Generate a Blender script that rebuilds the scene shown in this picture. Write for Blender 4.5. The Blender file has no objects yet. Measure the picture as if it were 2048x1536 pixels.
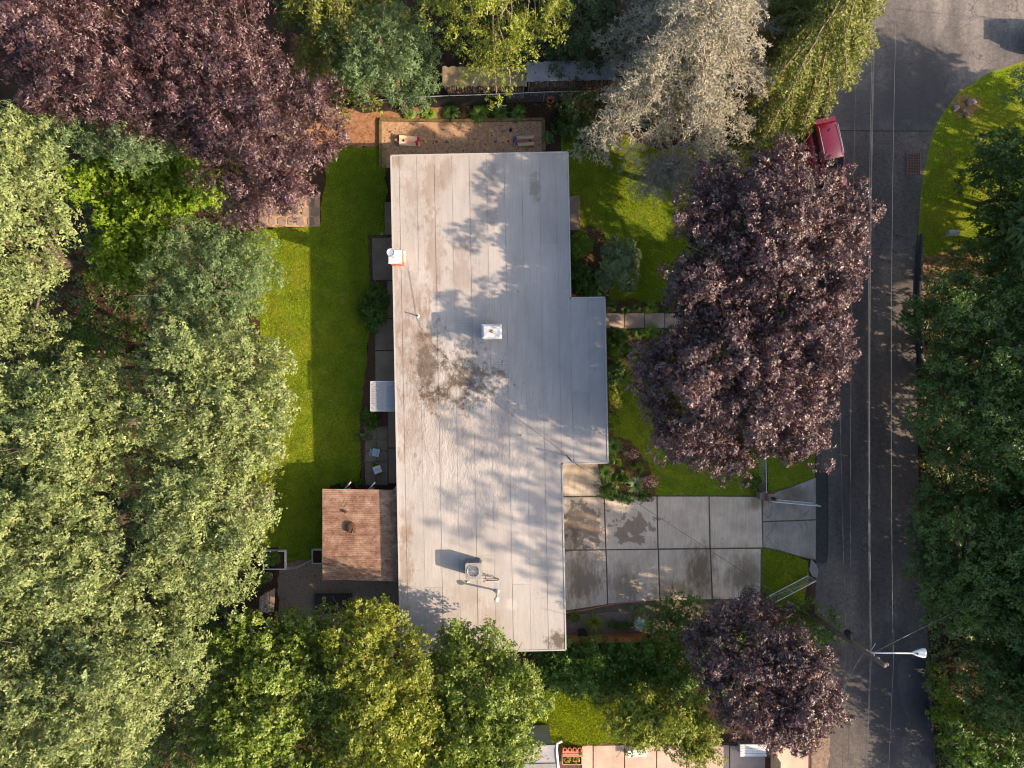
import bpy, math, random
import numpy as np
from mathutils import Vector, Matrix

SC = bpy.context.scene
COL = SC.collection
R = math.radians

# ---------------------------------------------------------------- camera, sky, sun, exposure
CAM_H = 42.0            # a drone hovering above the house, looking straight down
PXM = 33.0              # photograph pixels per metre on the ground
cam_d = bpy.data.cameras.new('camera')
cam_d.sensor_width = 36.0
cam_d.lens = 36.0 * CAM_H * PXM / 2048.0
cam_d.clip_start = 0.5
cam_d.clip_end = 600.0
cam = bpy.data.objects.new('camera', cam_d)
COL.objects.link(cam)
cam.location = (0, 0, CAM_H)
cam.rotation_euler = (0, 0, 0)
SC.camera = cam

SUN_EL, SUN_AZ = R(27.5), R(16.5)       # sun low in the east-south-east
SUN_DIR = Vector((math.cos(SUN_AZ) * math.cos(SUN_EL), -math.sin(SUN_AZ) * math.cos(SUN_EL), math.sin(SUN_EL)))

world = bpy.data.worlds.new('World')
SC.world = world
world.use_nodes = True
wn = world.node_tree
wn.nodes.clear()
sky = wn.nodes.new('ShaderNodeTexSky')
sky.sky_type = 'NISHITA'
sky.sun_disc = False
sky.sun_elevation = SUN_EL
sky.sun_rotation = math.atan2(SUN_DIR.x, SUN_DIR.y)
sky.air_density = 1.0
sky.dust_density = 3.0
sky.ozone_density = 1.0
bg = wn.nodes.new('ShaderNodeBackground')
bg.inputs['Strength'].default_value = 0.15
wo = wn.nodes.new('ShaderNodeOutputWorld')
wn.links.new(sky.outputs[0], bg.inputs[0])
wn.links.new(bg.outputs[0], wo.inputs[0])

sun_d = bpy.data.lights.new('sun', 'SUN')
sun_d.energy = 5.0
sun_d.angle = R(0.55)
sun_d.color = (1.0, 0.77, 0.56)
sun = bpy.data.objects.new('sun', sun_d)
COL.objects.link(sun)
sun.rotation_euler = SUN_DIR.to_track_quat('Z', 'Y').to_euler()
sun.location = SUN_DIR * 80

SC.render.engine = 'CYCLES'
SC.view_settings.view_transform = 'Standard'
SC.view_settings.look = 'None'
SC.view_settings.exposure = 1.28
SC.view_settings.gamma = 1.0
SC.view_settings.use_curve_mapping = False
SC.cycles.pixel_filter_type = 'BLACKMAN_HARRIS'
SC.cycles.filter_width = 1.1
SC.cycles.max_bounces = 6
SC.cycles.diffuse_bounces = 3
SC.cycles.glossy_bounces = 2
SC.cycles.transmission_bounces = 4
SC.cycles.transparent_max_bounces = 6
SC.cycles.caustics_reflective = False
SC.cycles.caustics_refractive = False

# ---------------------------------------------------------------- helpers
def W(px, py, z=0.0):
    """photograph position of something at height z -> its place on the site (metres)"""
    k = (CAM_H - z) / CAM_H / PXM
    return Vector(((px - 1024) * k, (768 - py) * k, z))

def poly(pts, z=0.0):
    return [W(x, y, z) for x, y in pts]

def tag(o, label=None, cat=None, group=None, kind=None):
    if label: o['label'] = label
    if cat: o['category'] = cat
    if group: o['group'] = group
    if kind: o['kind'] = kind
    return o

def thing(name, loc, label, cat, group=None):
    o = bpy.data.objects.new(name, None)
    o.empty_display_size = 0.2
    COL.objects.link(o)
    o.location = loc
    return tag(o, label, cat, group)

def root_loc(o):
    v = Vector((0, 0, 0))
    while o is not None:
        v = v + o.location
        o = o.parent
    return v

def link_mesh(name, me, mat, parent=None):
    o = bpy.data.objects.new(name, me)
    if mat is not None and not me.materials:
        me.materials.append(mat)
    COL.objects.link(o)
    if parent is not None:
        o.parent = parent
    return o

def copy_tree(o, parent=None):
    c = o.copy()
    COL.objects.link(c)
    if parent is not None:
        c.parent = parent
    for ch in list(o.children):
        copy_tree(ch, c)
    return c

class MB:
    """collects shapes in site coordinates and links them as one mesh object"""
    def __init__(self):
        self.v = []; self.f = []
    def add(self, vs, fs):
        n = len(self.v)
        self.v += [tuple(p) for p in vs]
        self.f += [tuple(i + n for i in f) for f in fs]
        return self
    def hexa(self, p):      # 8 corners: 4 bottom ccw, 4 top ccw
        return self.add(p, [(3, 2, 1, 0), (4, 5, 6, 7), (0, 1, 5, 4), (1, 2, 6, 5), (2, 3, 7, 6), (3, 0, 4, 7)])
    def box(self, c, s, rz=0.0, tilt=(0, 0)):
        hx, hy, hz = s[0] / 2, s[1] / 2, s[2] / 2
        m = Matrix.Rotation(rz, 3, 'Z') @ Matrix.Rotation(tilt[1], 3, 'Y') @ Matrix.Rotation(tilt[0], 3, 'X')
        c = Vector(c)
        q = [(-hx, -hy, -hz), (hx, -hy, -hz), (hx, hy, -hz), (-hx, hy, -hz), (-hx, -hy, hz), (hx, -hy, hz), (hx, hy, hz), (-hx, hy, hz)]
        return self.hexa([c + m @ Vector(p) for p in q])
    def slab(self, c, s, rz=0.0, bev=0.01):
        """box whose top edge is chamfered"""
        hx, hy, hz = s[0] / 2, s[1] / 2, s[2] / 2
        m = Matrix.Rotation(rz, 3, 'Z'); c = Vector(c)
        def ring(d, z): return [c + m @ Vector(p) for p in ((-hx + d, -hy + d, z), (hx - d, -hy + d, z), (hx - d, hy - d, z), (-hx + d, hy - d, z))]
        vs = ring(0, -hz) + ring(0, hz - bev) + ring(bev, hz)
        fs = [(3, 2, 1, 0), (8, 9, 10, 11)]
        for k in (0, 4):
            for i in range(4):
                j = (i + 1) % 4
                fs.append((k + i, k + j, k + 4 + j, k + 4 + i))
        return self.add(vs, fs)
    def prism(self, pts, z0, z1):
        n = len(pts)
        ar = sum(pts[i][0] * pts[(i + 1) % n][1] - pts[(i + 1) % n][0] * pts[i][1] for i in range(n))
        if ar < 0: pts = pts[::-1]
        vs = [(p[0], p[1], z0) for p in pts] + [(p[0], p[1], z1) for p in pts]
        fs = [tuple(range(n - 1, -1, -1)), tuple(range(n, 2 * n))]
        fs += [(i, (i + 1) % n, n + (i + 1) % n, n + i) for i in range(n)]
        return self.add(vs, fs)
    def sheet(self, pts, z):
        n = len(pts)
        ar = sum(pts[i][0] * pts[(i + 1) % n][1] - pts[(i + 1) % n][0] * pts[i][1] for i in range(n))
        if ar < 0: pts = pts[::-1]
        return self.add([(p[0], p[1], z) for p in pts], [tuple(range(n))])
    def tube(self, pts, rad, n=6, caps=True):
        pts = [Vector(p) for p in pts]
        if not hasattr(rad, '__len__'): rad = [rad] * len(pts)
        vs = []; fs = []
        prev = None
        for i, p in enumerate(pts):
            t = (pts[min(i + 1, len(pts) - 1)] - pts[max(i - 1, 0)])
            if t.length < 1e-9: t = Vector((0, 0, 1))
            t.normalize()
            a = prev - t * prev.dot(t) if prev is not None else t.orthogonal()
            if a.length < 1e-6: a = t.orthogonal()
            a.normalize(); prev = a
            b = t.cross(a)
            for k in range(n):
                an = 2 * math.pi * k / n
                vs.append(p + (a * math.cos(an) + b * math.sin(an)) * rad[i])
        for i in range(len(pts) - 1):
            for k in range(n):
                j = (k + 1) % n
                fs.append((i * n + k, i * n + j, (i + 1) * n + j, (i + 1) * n + k))
        if caps:
            fs.append(tuple(range(n - 1, -1, -1)))
            fs.append(tuple(range((len(pts) - 1) * n, len(pts) * n)))
        return self.add(vs, fs)
    def lathe(self, c, prof, n=16, axis=None):
        """profile of (radius, height) turned about the vertical through c"""
        c = Vector(c); vs = []; fs = []
        for r, z in prof:
            for k in range(n):
                an = 2 * math.pi * k / n
                vs.append(c + Vector((r * math.cos(an), r * math.sin(an), z)))
        for i in range(len(prof) - 1):
            for k in range(n):
                j = (k + 1) % n
                fs.append((i * n + k, i * n + j, (i + 1) * n + j, (i + 1) * n + k))
        fs.append(tuple(range(n - 1, -1, -1)))
        fs.append(tuple(range((len(prof) - 1) * n, len(prof) * n)))
        return self.add(vs, fs)
    def blob(self, c, s, rng, jit=0.15, nu=8, nv=5, flat=0.0):
        """uneven rounded lump"""
        c = Vector(c); vs = []; fs = []
        ph = [rng.uniform(0, 6.28) for _ in range(4)]
        for i in range(1, nv):
            th = math.pi * i / nv
            for k in range(nu):
                an = 2 * math.pi * k / nu
                q = 1 + jit * (math.sin(2 * an + ph[0]) * 0.5 + math.sin(3 * an + ph[1] + th * 2) * 0.5 + rng.uniform(-.4, .4))
                z = math.cos(th)
                if z < 0: z *= (1 - flat)
                vs.append(c + Vector((s[0] * q * math.sin(th) * math.cos(an), s[1] * q * math.sin(th) * math.sin(an), s[2] * z * (1 + jit * rng.uniform(-.3, .3)))))
        vs.append(c + Vector((0, 0, s[2]))); vs.append(c + Vector((0, 0, -s[2] * (1 - flat))))
        t, b = len(vs) - 2, len(vs) - 1
        for i in range(nv - 2):
            for k in range(nu):
                j = (k + 1) % nu
                fs.append((i * nu + k, (i + 1) * nu + k, (i + 1) * nu + j, i * nu + j))
        for k in range(nu):
            j = (k + 1) % nu
            fs.append((t, k, j)); fs.append((b, (nv - 2) * nu + j, (nv - 2) * nu + k))
        return self.add(vs, fs)
    def build(self, name, mat, parent=None, smooth=False, label=None, cat=None, group=None, kind=None):
        off = root_loc(parent) if parent is not None else Vector((0, 0, 0))
        me = bpy.data.meshes.new(name)
        me.from_pydata([(p[0] - off.x, p[1] - off.y, p[2] - off.z) for p in self.v], [], self.f)
        if smooth:
            me.polygons.foreach_set('use_smooth', [True] * len(me.polygons))
        me.update()
        o = link_mesh(name, me, mat, parent)
        return tag(o, label, cat, group, kind)

def np_mesh(name, verts, quads, mat, parent=None, tris=False):
    """fast mesh from numpy arrays, given in site coordinates"""
    off = root_loc(parent) if parent is not None else Vector((0, 0, 0))
    verts = np.asarray(verts, dtype=np.float32) - np.array(off, dtype=np.float32)
    quads = np.asarray(quads, dtype=np.int32)
    k = quads.shape[1]
    me = bpy.data.meshes.new(name)
    me.vertices.add(len(verts)); me.vertices.foreach_set('co', verts.ravel())
    me.loops.add(quads.size); me.loops.foreach_set('vertex_index', quads.ravel())
    me.polygons.add(len(quads))
    me.polygons.foreach_set('loop_start', np.arange(0, quads.size, k, dtype=np.int32))
    me.update(calc_edges=True)
    return link_mesh(name, me, mat, parent)

# ---------------------------------------------------------------- materials
def nd(nt, kind, **kw):
    n = nt.nodes.new(kind)
    for k, v in kw.items():
        if hasattr(n, k): setattr(n, k, v)
        else: n.inputs[k].default_value = v
    return n

def lk(nt, a, b): nt.links.new(a, b)

def c4(c): return (c[0], c[1], c[2], 1.0)

def ramp(nt, fac, stops, interp='LINEAR'):
    r = nt.nodes.new('ShaderNodeValToRGB')
    r.color_ramp.interpolation = interp
    el = r.color_ramp.elements
    while len(el) > 1: el.remove(el[-1])
    el[0].position = stops[0][0]; el[0].color = c4(stops[0][1])
    for p, c in stops[1:]:
        e = el.new(p); e.color = c4(c)
    lk(nt, fac, r.inputs[0])
    return r.outputs[0]

def fac_ramp(nt, fac, a, b):
    m = nd(nt, 'ShaderNodeMapRange'); m.clamp = True
    m.inputs['From Min'].default_value = a; m.inputs['From Max'].default_value = b
    lk(nt, fac, m.inputs['Value'])
    return m.outputs[0]

def mixc(nt, fac, a, b, mode='MIX'):
    m = nt.nodes.new('ShaderNodeMix'); m.data_type = 'RGBA'; m.blend_type = mode
    if isinstance(fac, (int, float)): m.inputs[0].default_value = fac
    else: lk(nt, fac, m.inputs[0])
    for s, i in ((a, 6), (b, 7)):
        if isinstance(s, tuple): m.inputs[i].default_value = c4(s)
        else: lk(nt, s, m.inputs[i])
    return m.outputs[2]

def mth(nt, op, a, b=None, c=None):
    m = nt.nodes.new('ShaderNodeMath'); m.operation = op
    for i, s in enumerate((a, b, c)):
        if s is None: continue
        if isinstance(s, (int, float)): m.inputs[i].default_value = s
        else: lk(nt, s, m.inputs[i])
    return m.outputs[0]

def noise(nt, vec, scale, detail=4.0, rough=0.55, dist=0.0):
    n = nt.nodes.new('ShaderNodeTexNoise')
    n.inputs['Scale'].default_value = scale; n.inputs['Detail'].default_value = detail
    n.inputs['Roughness'].default_value = rough; n.inputs['Distortion'].default_value = dist
    lk(nt, vec, n.inputs['Vector'])
    return n.outputs['Fac']

def start(name):
    m = bpy.data.materials.new(name); m.use_nodes = True
    nt = m.node_tree
    b = nt.nodes['Principled BSDF']
    g = nt.nodes.new('ShaderNodeNewGeometry')
    return m, nt, b, g

def bump(nt, b, h, strength, dist=0.02):
    n = nt.nodes.new('ShaderNodeBump')
    n.inputs['Strength'].default_value = strength; n.inputs['Distance'].default_value = dist
    lk(nt, h, n.inputs['Height']); lk(nt, n.outputs[0], b.inputs['Normal'])

def stretch(nt, vec, s):
    m = nt.nodes.new('ShaderNodeVectorMath'); m.operation = 'MULTIPLY'
    lk(nt, vec, m.inputs[0]); m.inputs[1].default_value = s
    return m.outputs[0]

def spot(nt, pos, c, r, soft, wob=None):
    """1 inside an uneven round stain centred at c (site metres), 0 outside; r may be (rx, ry)"""
    rx, ry = r if hasattr(r, '__len__') else (r, r)
    s = nt.nodes.new('ShaderNodeVectorMath'); s.operation = 'SUBTRACT'
    lk(nt, pos, s.inputs[0]); s.inputs[1].default_value = (c[0], c[1], 0)
    d = stretch(nt, s.outputs[0], (1 / rx, 1 / ry, 0))
    l = nt.nodes.new('ShaderNodeVectorMath'); l.operation = 'LENGTH'
    lk(nt, d, l.inputs[0])
    v = l.outputs['Value']
    if wob is not None:
        v = mth(nt, 'ADD', v, wob)
    return fac_ramp(nt, v, 1.0 + soft, 1.0 - soft)

def plain(name, cols, scale=3.0, rough=0.8, bumps=0.0, bscale=None, metal=0.0, spec=0.3, detail=5.0, sxyz=None, rnd=0.0, speck=None):
    """noise-varied surface: cols = 2..4 colours spread over a noise; speck = (scale, threshold, colour)"""
    m, nt, b, g = start(name)
    vec = g.outputs['Position']
    if sxyz: vec = stretch(nt, vec, sxyz)
    f = noise(nt, vec, scale, detail, 0.6)
    lo, hi = 0.3, 0.7
    c = ramp(nt, f, [(lo + (hi - lo) * i / (len(cols) - 1), q) for i, q in enumerate(cols)])
    if rnd > 0:
        oi = nt.nodes.new('ShaderNodeObjectInfo')
        c = mixc(nt, 1.0, c, ramp(nt, oi.outputs['Random'], [(0, (1 - rnd,) * 3), (1, (1 + rnd,) * 3)]), 'MULTIPLY')
    if speck:
        s = noise(nt, g.outputs['Position'], speck[0], 3.0, 0.6)
        c = mixc(nt, fac_ramp(nt, s, speck[1], speck[1] + 0.06), c, speck[2])
    lk(nt, c, b.inputs['Base Color'])
    b.inputs['Roughness'].default_value = rough
    b.inputs['Metallic'].default_value = metal
    b.inputs['Specular IOR Level'].default_value = spec
    if bumps > 0:
        bump(nt, b, noise(nt, vec, bscale or scale * 4, 4.0, 0.6), bumps)
    return m

def leaf_mat(name, cols, trans=0.3, rough=0.45, spec=0.4, tcol=None, patch=0.35, pscale=0.55):
    """leaf: colour varies from leaf to leaf and from bough to bough, light shines partly through"""
    m, nt, b, g = start(name)
    n = len(cols)
    nz = fac_ramp(nt, noise(nt, g.outputs['Position'], 1.7, 3.0, 0.55), 0.28, 0.72)
    fc = mth(nt, 'ADD', mth(nt, 'MULTIPLY', g.outputs['Random Per Island'], 0.55), mth(nt, 'MULTIPLY', nz, 0.45))
    c = ramp(nt, fc, [(i / (n - 1), q) for i, q in enumerate(cols)])
    f = noise(nt, g.outputs['Position'], pscale, 3.0, 0.6)
    k = ramp(nt, f, [(0.3, (1 - patch,) * 3), (0.7, (1 + patch,) * 3)])
    c = mixc(nt, 1.0, c, k, 'MULTIPLY')
    lk(nt, c, b.inputs['Base Color'])
    b.inputs['Roughness'].default_value = rough
    b.inputs['Specular IOR Level'].default_value = spec
    t = nt.nodes.new('ShaderNodeBsdfTranslucent')
    tc = mixc(nt, 1.0, c, tcol or (1.3, 1.35, 0.6), 'MULTIPLY')
    lk(nt, tc, t.inputs[0])
    mx = nt.nodes.new('ShaderNodeMixShader'); mx.inputs[0].default_value = trans
    lk(nt, b.outputs[0], mx.inputs[1]); lk(nt, t.outputs[0], mx.inputs[2])
    lk(nt, mx.outputs[0], nt.nodes['Material Output'].inputs[0])
    return m

# ---------------------------------------------------------------- surface materials
def soil_mat():
    m, nt, b, g = start('soil')
    p = g.outputs['Position']
    a = noise(nt, p, 0.6, 6, 0.65)
    c = ramp(nt, a, [(0.3, (0.018, 0.012, 0.008)), (0.5, (0.038, 0.024, 0.015)), (0.7, (0.075, 0.044, 0.026))])
    s = noise(nt, p, 9.0, 5, 0.75)
    c = mixc(nt, fac_ramp(nt, s, 0.58, 0.72), c, (0.11, 0.062, 0.034))
    s2 = noise(nt, p, 14.0, 4, 0.7)
    c = mixc(nt, fac_ramp(nt, s2, 0.6, 0.7), c, (0.02, 0.014, 0.01))
    lk(nt, c, b.inputs['Base Color']); b.inputs['Roughness'].default_value = 0.95
    b.inputs['Specular IOR Level'].default_value = 0.1
    bump(nt, b, noise(nt, p, 12, 6, 0.7), 0.8, 0.05)
    return m

def grass_mat(name, cols, dry=0.5):
    m, nt, b, g = start(name)
    p = g.outputs['Position']
    a = noise(nt, p, 1.1, 5, 0.6)
    c = ramp(nt, a, [(0.3, cols[0]), (0.5, cols[1]), (0.7, cols[2])])
    f = noise(nt, p, 16.0, 4, 0.7)
    c = mixc(nt, 1.0, c, ramp(nt, f, [(0.3, (0.55,) * 3), (0.7, (1.45,) * 3)]), 'MULTIPLY')
    w_ = noise(nt, p, 0.33, 4, 0.6)
    c = mixc(nt, mth(nt, 'MULTIPLY', fac_ramp(nt, w_, 0.46, 0.68), 0.5), c, (0.20, 0.17, 0.015))
    d = noise(nt, p, 1.9, 4, 0.6, 0.4)
    c = mixc(nt, fac_ramp(nt, d, 0.62, 0.72), c, (0.17 * dry * 2, 0.095 * dry * 2, 0.05 * dry * 2))
    lk(nt, c, b.inputs['Base Color']); b.inputs['Roughness'].default_value = 0.9
    b.inputs['Specular IOR Level'].default_value = 0.15
    bump(nt, b, f, 0.9, 0.04)
    return m

def asphalt_mat(name, cols, dark=None, agg=0.5):
    m, nt, b, g = start(name)
    p = g.outputs['Position']
    big = noise(nt, stretch(nt, p, (1, 0.35, 1)), 0.55, 5, 0.6)
    c = ramp(nt, big, [(0.32, cols[0]), (0.5, cols[1]), (0.68, cols[2])])
    s = noise(nt, p, 22.0, 3, 0.8)
    md = noise(nt, p, 4.5, 5, 0.75)
    c = mixc(nt, 1.0, c, ramp(nt, md, [(0.32, (0.72, 0.72, 0.74)), (0.5, (1, 1, 1)), (0.68, (1.32, 1.28, 1.22))]), 'MULTIPLY')
    c = mixc(nt, 1.0, c, ramp(nt, s, [(0.3, (1 - agg,) * 3), (0.5, (1, 1, 1)), (0.72, (1 + agg * 1.3,) * 3)]), 'MULTIPLY')
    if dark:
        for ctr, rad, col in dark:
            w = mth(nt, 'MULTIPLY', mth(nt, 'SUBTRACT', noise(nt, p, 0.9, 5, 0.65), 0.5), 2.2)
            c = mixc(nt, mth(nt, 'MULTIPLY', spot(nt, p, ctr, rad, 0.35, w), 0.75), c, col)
    # fine hairline cracks
    v = nt.nodes.new('ShaderNodeTexVoronoi'); v.feature = 'DISTANCE_TO_EDGE'; v.inputs['Scale'].default_value = 0.34
    wob = nt.nodes.new('ShaderNodeVectorMath'); wob.operation = 'ADD'
    nv = nt.nodes.new('ShaderNodeTexNoise'); nv.inputs['Scale'].default_value = 1.5; lk(nt, p, nv.inputs['Vector'])
    lk(nt, p, wob.inputs[0]); lk(nt, nv.outputs['Color'], wob.inputs[1]); lk(nt, wob.outputs[0], v.inputs['Vector'])
    cr = mth(nt, 'MULTIPLY', fac_ramp(nt, v.outputs['Distance'], 0.010, 0.0), fac_ramp(nt, big, 0.45, 0.6))
    c = mixc(nt, mth(nt, 'MULTIPLY', cr, 0.7), c, (0.015, 0.014, 0.014))
    lk(nt, c, b.inputs['Base Color']); b.inputs['Roughness'].default_value = 0.85
    b.inputs['Specular IOR Level'].default_value = 0.25
    bump(nt, b, s, 0.5, 0.012)
    return m

def concrete_mat(name, cols, stains=(), streak=True, rnd=0.1, wet=()):
    m, nt, b, g = start(name)
    p = g.outputs['Position']
    a = noise(nt, p, 0.9, 6, 0.6)
    c = ramp(nt, a, [(0.3, cols[0]), (0.5, cols[1]), (0.7, cols[2])])
    if streak:
        st = noise(nt, stretch(nt, p, (6.0, 0.5, 1)), 1.5, 4, 0.6)
        c = mixc(nt, 1.0, c, ramp(nt, st, [(0.3, (0.86, 0.85, 0.83)), (0.7, (1.1, 1.1, 1.1))]), 'MULTIPLY')
    oi = nt.nodes.new('ShaderNodeObjectInfo')
    c = mixc(nt, 1.0, c, ramp(nt, oi.outputs['Random'], [(0, (1 - rnd,) * 3), (1, (1 + rnd,) * 3)]), 'MULTIPLY')
    fine = noise(nt, p, 30, 3, 0.7)
    c = mixc(nt, 1.0, c, ramp(nt, fine, [(0.3, (0.88,) * 3), (0.7, (1.1,) * 3)]), 'MULTIPLY')
    stn = noise(nt, stretch(nt, p, (2.2, 0.8, 1)), 1.3, 6, 0.7)
    for ctr, rad, col, amt in stains:
        w = mth(nt, 'MULTIPLY', mth(nt, 'SUBTRACT', stn, 0.5), 3.0)
        c = mixc(nt, mth(nt, 'MULTIPLY', spot(nt, p, ctr, rad, 0.5, w), amt), c, col)
    b.inputs['Roughness'].default_value = 0.85
    wetm = None
    if wet:
        wn_ = noise(nt, p, 1.5, 4, 0.6, 0.4)
        for ctr, rad in wet:
            w = mth(nt, 'MULTIPLY', mth(nt, 'SUBTRACT', wn_, 0.5), 5.0)
            q = spot(nt, p, ctr, rad, 0.06, w)
            wetm = q if wetm is None else mth(nt, 'MAXIMUM', wetm, q)
        c = mixc(nt, wetm, c, mixc(nt, 1.0, c, (0.50, 0.46, 0.42), 'MULTIPLY'))
        rr = fac_ramp(nt, wetm, 0, 1)
        lk(nt, mth(nt, 'SUBTRACT', 0.85, mth(nt, 'MULTIPLY', rr, 0.35)), b.inputs['Roughness'])
    sp = noise(nt, p, 7, 2, 0.5)
    c = mixc(nt, fac_ramp(nt, sp, 0.74, 0.77), c, (0.07, 0.055, 0.04))
    lk(nt, c, b.inputs['Base Color'])
    b.inputs['Specular IOR Level'].default_value = 0.3
    bump(nt, b, fine, 0.25, 0.01)
    return m

def roof_mat():
    m, nt, b, g = start('roll_roofing')
    p = g.outputs['Position']
    a = noise(nt, stretch(nt, p, (1, 0.4, 1)), 0.5, 6, 0.6)
    c = ramp(nt, a, [(0.3, (0.265, 0.250, 0.235)), (0.5, (0.312, 0.294, 0.276)), (0.7, (0.350, 0.330, 0.310))])
    oi = nt.nodes.new('ShaderNodeObjectInfo')
    c = mixc(nt, 1.0, c, ramp(nt, oi.outputs['Random'], [(0, (0.93, 0.93, 0.935)), (1, (1.05, 1.045, 1.04))]), 'MULTIPLY')
    st = noise(nt, stretch(nt, p, (7, 0.35, 1)), 1.6, 4, 0.65)
    c = mixc(nt, 1.0, c, ramp(nt, st, [(0.3, (0.92,) * 3), (0.7, (1.06,) * 3)]), 'MULTIPLY')
    fine = noise(nt, p, 40, 2, 0.7)
    c = mixc(nt, 1.0, c, ramp(nt, fine, [(0.3, (0.9,) * 3), (0.7, (1.08,) * 3)]), 'MULTIPLY')
    s1 = noise(nt, p, 2.4, 7, 0.72)
    s2 = noise(nt, stretch(nt, p, (1.6, 0.7, 1)), 1.5, 6, 0.7)
    def stain(ctr, rad, col, amt, w=3.0, src=s1):
        nonlocal c
        ww = mth(nt, 'MULTIPLY', mth(nt, 'SUBTRACT', src, 0.5), w)
        c = mixc(nt, mth(nt, 'MULTIPLY', spot(nt, p, ctr, rad, 0.45, ww), amt), c, col)
    br = (0.175, 0.115, 0.076); dk = (0.065, 0.044, 0.027)
    Z = 3.0
    for x, y, rx, ry, col, amt, w in (
            (812, 600, 1.0, 2.0, br, .34, 7), (868, 520, .42, 1.8, br, .42, 7), (925, 540, .6, 1.5, br, .35, 6), (835, 700, .95, 2.0, br, .55, 6),
            (860, 365, .42, 1.2, br, .45, 5), (895, 345, .35, .8, br, .4, 5), (795, 322, .3, .4, br, .6, 4), (825, 390, .5, 1.2, br, .35, 6),
            (858, 735, .75, 1.6, dk, .75, 5), (925, 760, 1.5, 1.1, dk, .75, 7), (900, 780, .9, .8, dk, .7, 6), (870, 800, .5, .7, dk, .6, 5),
            (815, 860, .6, 1.6, br, .35, 6), (808, 1130, .35, 1.8, br, .55, 6), (812, 1040, .3, 1.2, br, .35, 6),
            (1115, 1280, .55, .45, dk, .85, 4), (1070, 375, .25, .7, dk, .45, 4), (985, 380, .3, 1.6, dk, .25, 5),
            (980, 1235, .8, .8, br, .3, 6), (930, 1180, .6, .8, br, .18, 6), (880, 860, 2.2, 1.6, br, .18, 6), (960, 1090, 2.2, 1.5, br, .10, 6)):
        q = W(x, y, Z); stain((q.x, q.y), (rx, ry), col, amt, w, s1 if col is dk else s2)
    # pale puddle rings inside the dark stain
    q = W(882, 755, Z); stain((q.x, q.y), (.35, .4), (0.36, 0.33, 0.31), .8, 2.5)
    q = W(912, 785, Z); stain((q.x, q.y), (.3, .3), (0.36, 0.33, 0.305), .75, 2.5)
    q = W(890, 815, Z); stain((q.x, q.y), (.5, .3), (0.35, 0.33, 0.305), .5, 3)
    q = W(1022, 1210, Z); stain((q.x, q.y), (.3, .3), (0.42, 0.40, 0.39), .5, 3)
    lk(nt, c, b.inputs['Base Color'])
    b.inputs['Roughness'].default_value = 0.75
    b.inputs['Specular IOR Level'].default_value = 0.3
    # blisters and wrinkles around the ponding area
    q = W(940, 830, Z)
    blm = spot(nt, p, (q.x, q.y), (2.8, 4.2), 0.5, mth(nt, 'MULTIPLY', mth(nt, 'SUBTRACT', s2, 0.5), 2))
    wr = noise(nt, stretch(nt, p, (1.6, 0.9, 1)), 3.2, 5, 0.55, 0.8)
    h = mth(nt, 'ADD', mth(nt, 'MULTIPLY', mth(nt, 'MULTIPLY', wr, blm), 1.6), mth(nt, 'ADD', mth(nt, 'MULTIPLY', fine, 0.10), mth(nt, 'MULTIPLY', a, 1.2)))
    bump(nt, b, h, 0.55, 0.06)
    return m

M_SOIL = soil_mat()
M_LAWN = grass_mat('lawn_grass', [(0.070, 0.118, 0.005), (0.11, 0.16, 0.007), (0.155, 0.20, 0.010)])
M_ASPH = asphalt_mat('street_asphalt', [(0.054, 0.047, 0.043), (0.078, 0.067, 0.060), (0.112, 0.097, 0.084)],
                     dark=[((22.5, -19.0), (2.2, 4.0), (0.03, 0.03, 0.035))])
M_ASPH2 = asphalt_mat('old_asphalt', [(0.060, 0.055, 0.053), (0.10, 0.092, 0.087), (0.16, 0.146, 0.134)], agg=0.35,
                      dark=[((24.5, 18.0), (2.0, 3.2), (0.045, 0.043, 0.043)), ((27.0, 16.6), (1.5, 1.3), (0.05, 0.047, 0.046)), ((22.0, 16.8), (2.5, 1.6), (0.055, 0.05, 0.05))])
M_ASPH3 = asphalt_mat('patch_asphalt', [(0.028, 0.027, 0.028), (0.036, 0.034, 0.034), (0.046, 0.043, 0.042)])
drv_st = []
for x, y, rx, ry, amt in ((1165, 1160, 1.0, 1.3, .55), (1250, 1170, .9, 1.0, .45), (1400, 1140, .8, 1.4, .6), (1345, 1180, 1.2, .5, .4), (1490, 1150, 1.0, 1.3, .5), (1180, 945, 1.0, .8, .3),
                          (1510, 1005, .4, .4, .4), (1590, 985, .9, .4, .45), (1140, 1075, .5, .9, .4)):
    q = W(x, y); drv_st.append(((q.x, q.y), (rx, ry), (0.115, 0.085, 0.052), min(.85, amt * 1.4)))
q1, q2, q3 = W(1165, 1050), W(1265, 1055), W(1255, 1020)
M_JOINT = plain('joint_dirt', [(0.06, 0.05, 0.036), (0.10, 0.082, 0.06), (0.085, 0.085, 0.04)], 3.0, .95, .4)
M_DRIVE = concrete_mat('driveway_concrete', [(0.36, 0.295, 0.23), (0.43, 0.36, 0.285), (0.49, 0.42, 0.34)], stains=drv_st,
                       wet=[((q1.x, q1.y), (1.15, 1.2)), ((q2.x, q2.y), (1.2, 0.8))])
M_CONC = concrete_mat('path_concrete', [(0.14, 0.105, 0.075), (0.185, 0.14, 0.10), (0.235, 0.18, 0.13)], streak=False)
M_PINK = concrete_mat('pink_concrete', [(0.29, 0.21, 0.165), (0.37, 0.275, 0.215), (0.43, 0.33, 0.265)], streak=False)
M_FLAG = concrete_mat('flagstone', [(0.15, 0.105, 0.080), (0.20, 0.145, 0.11), (0.26, 0.19, 0.15)], streak=False, rnd=.18)
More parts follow.
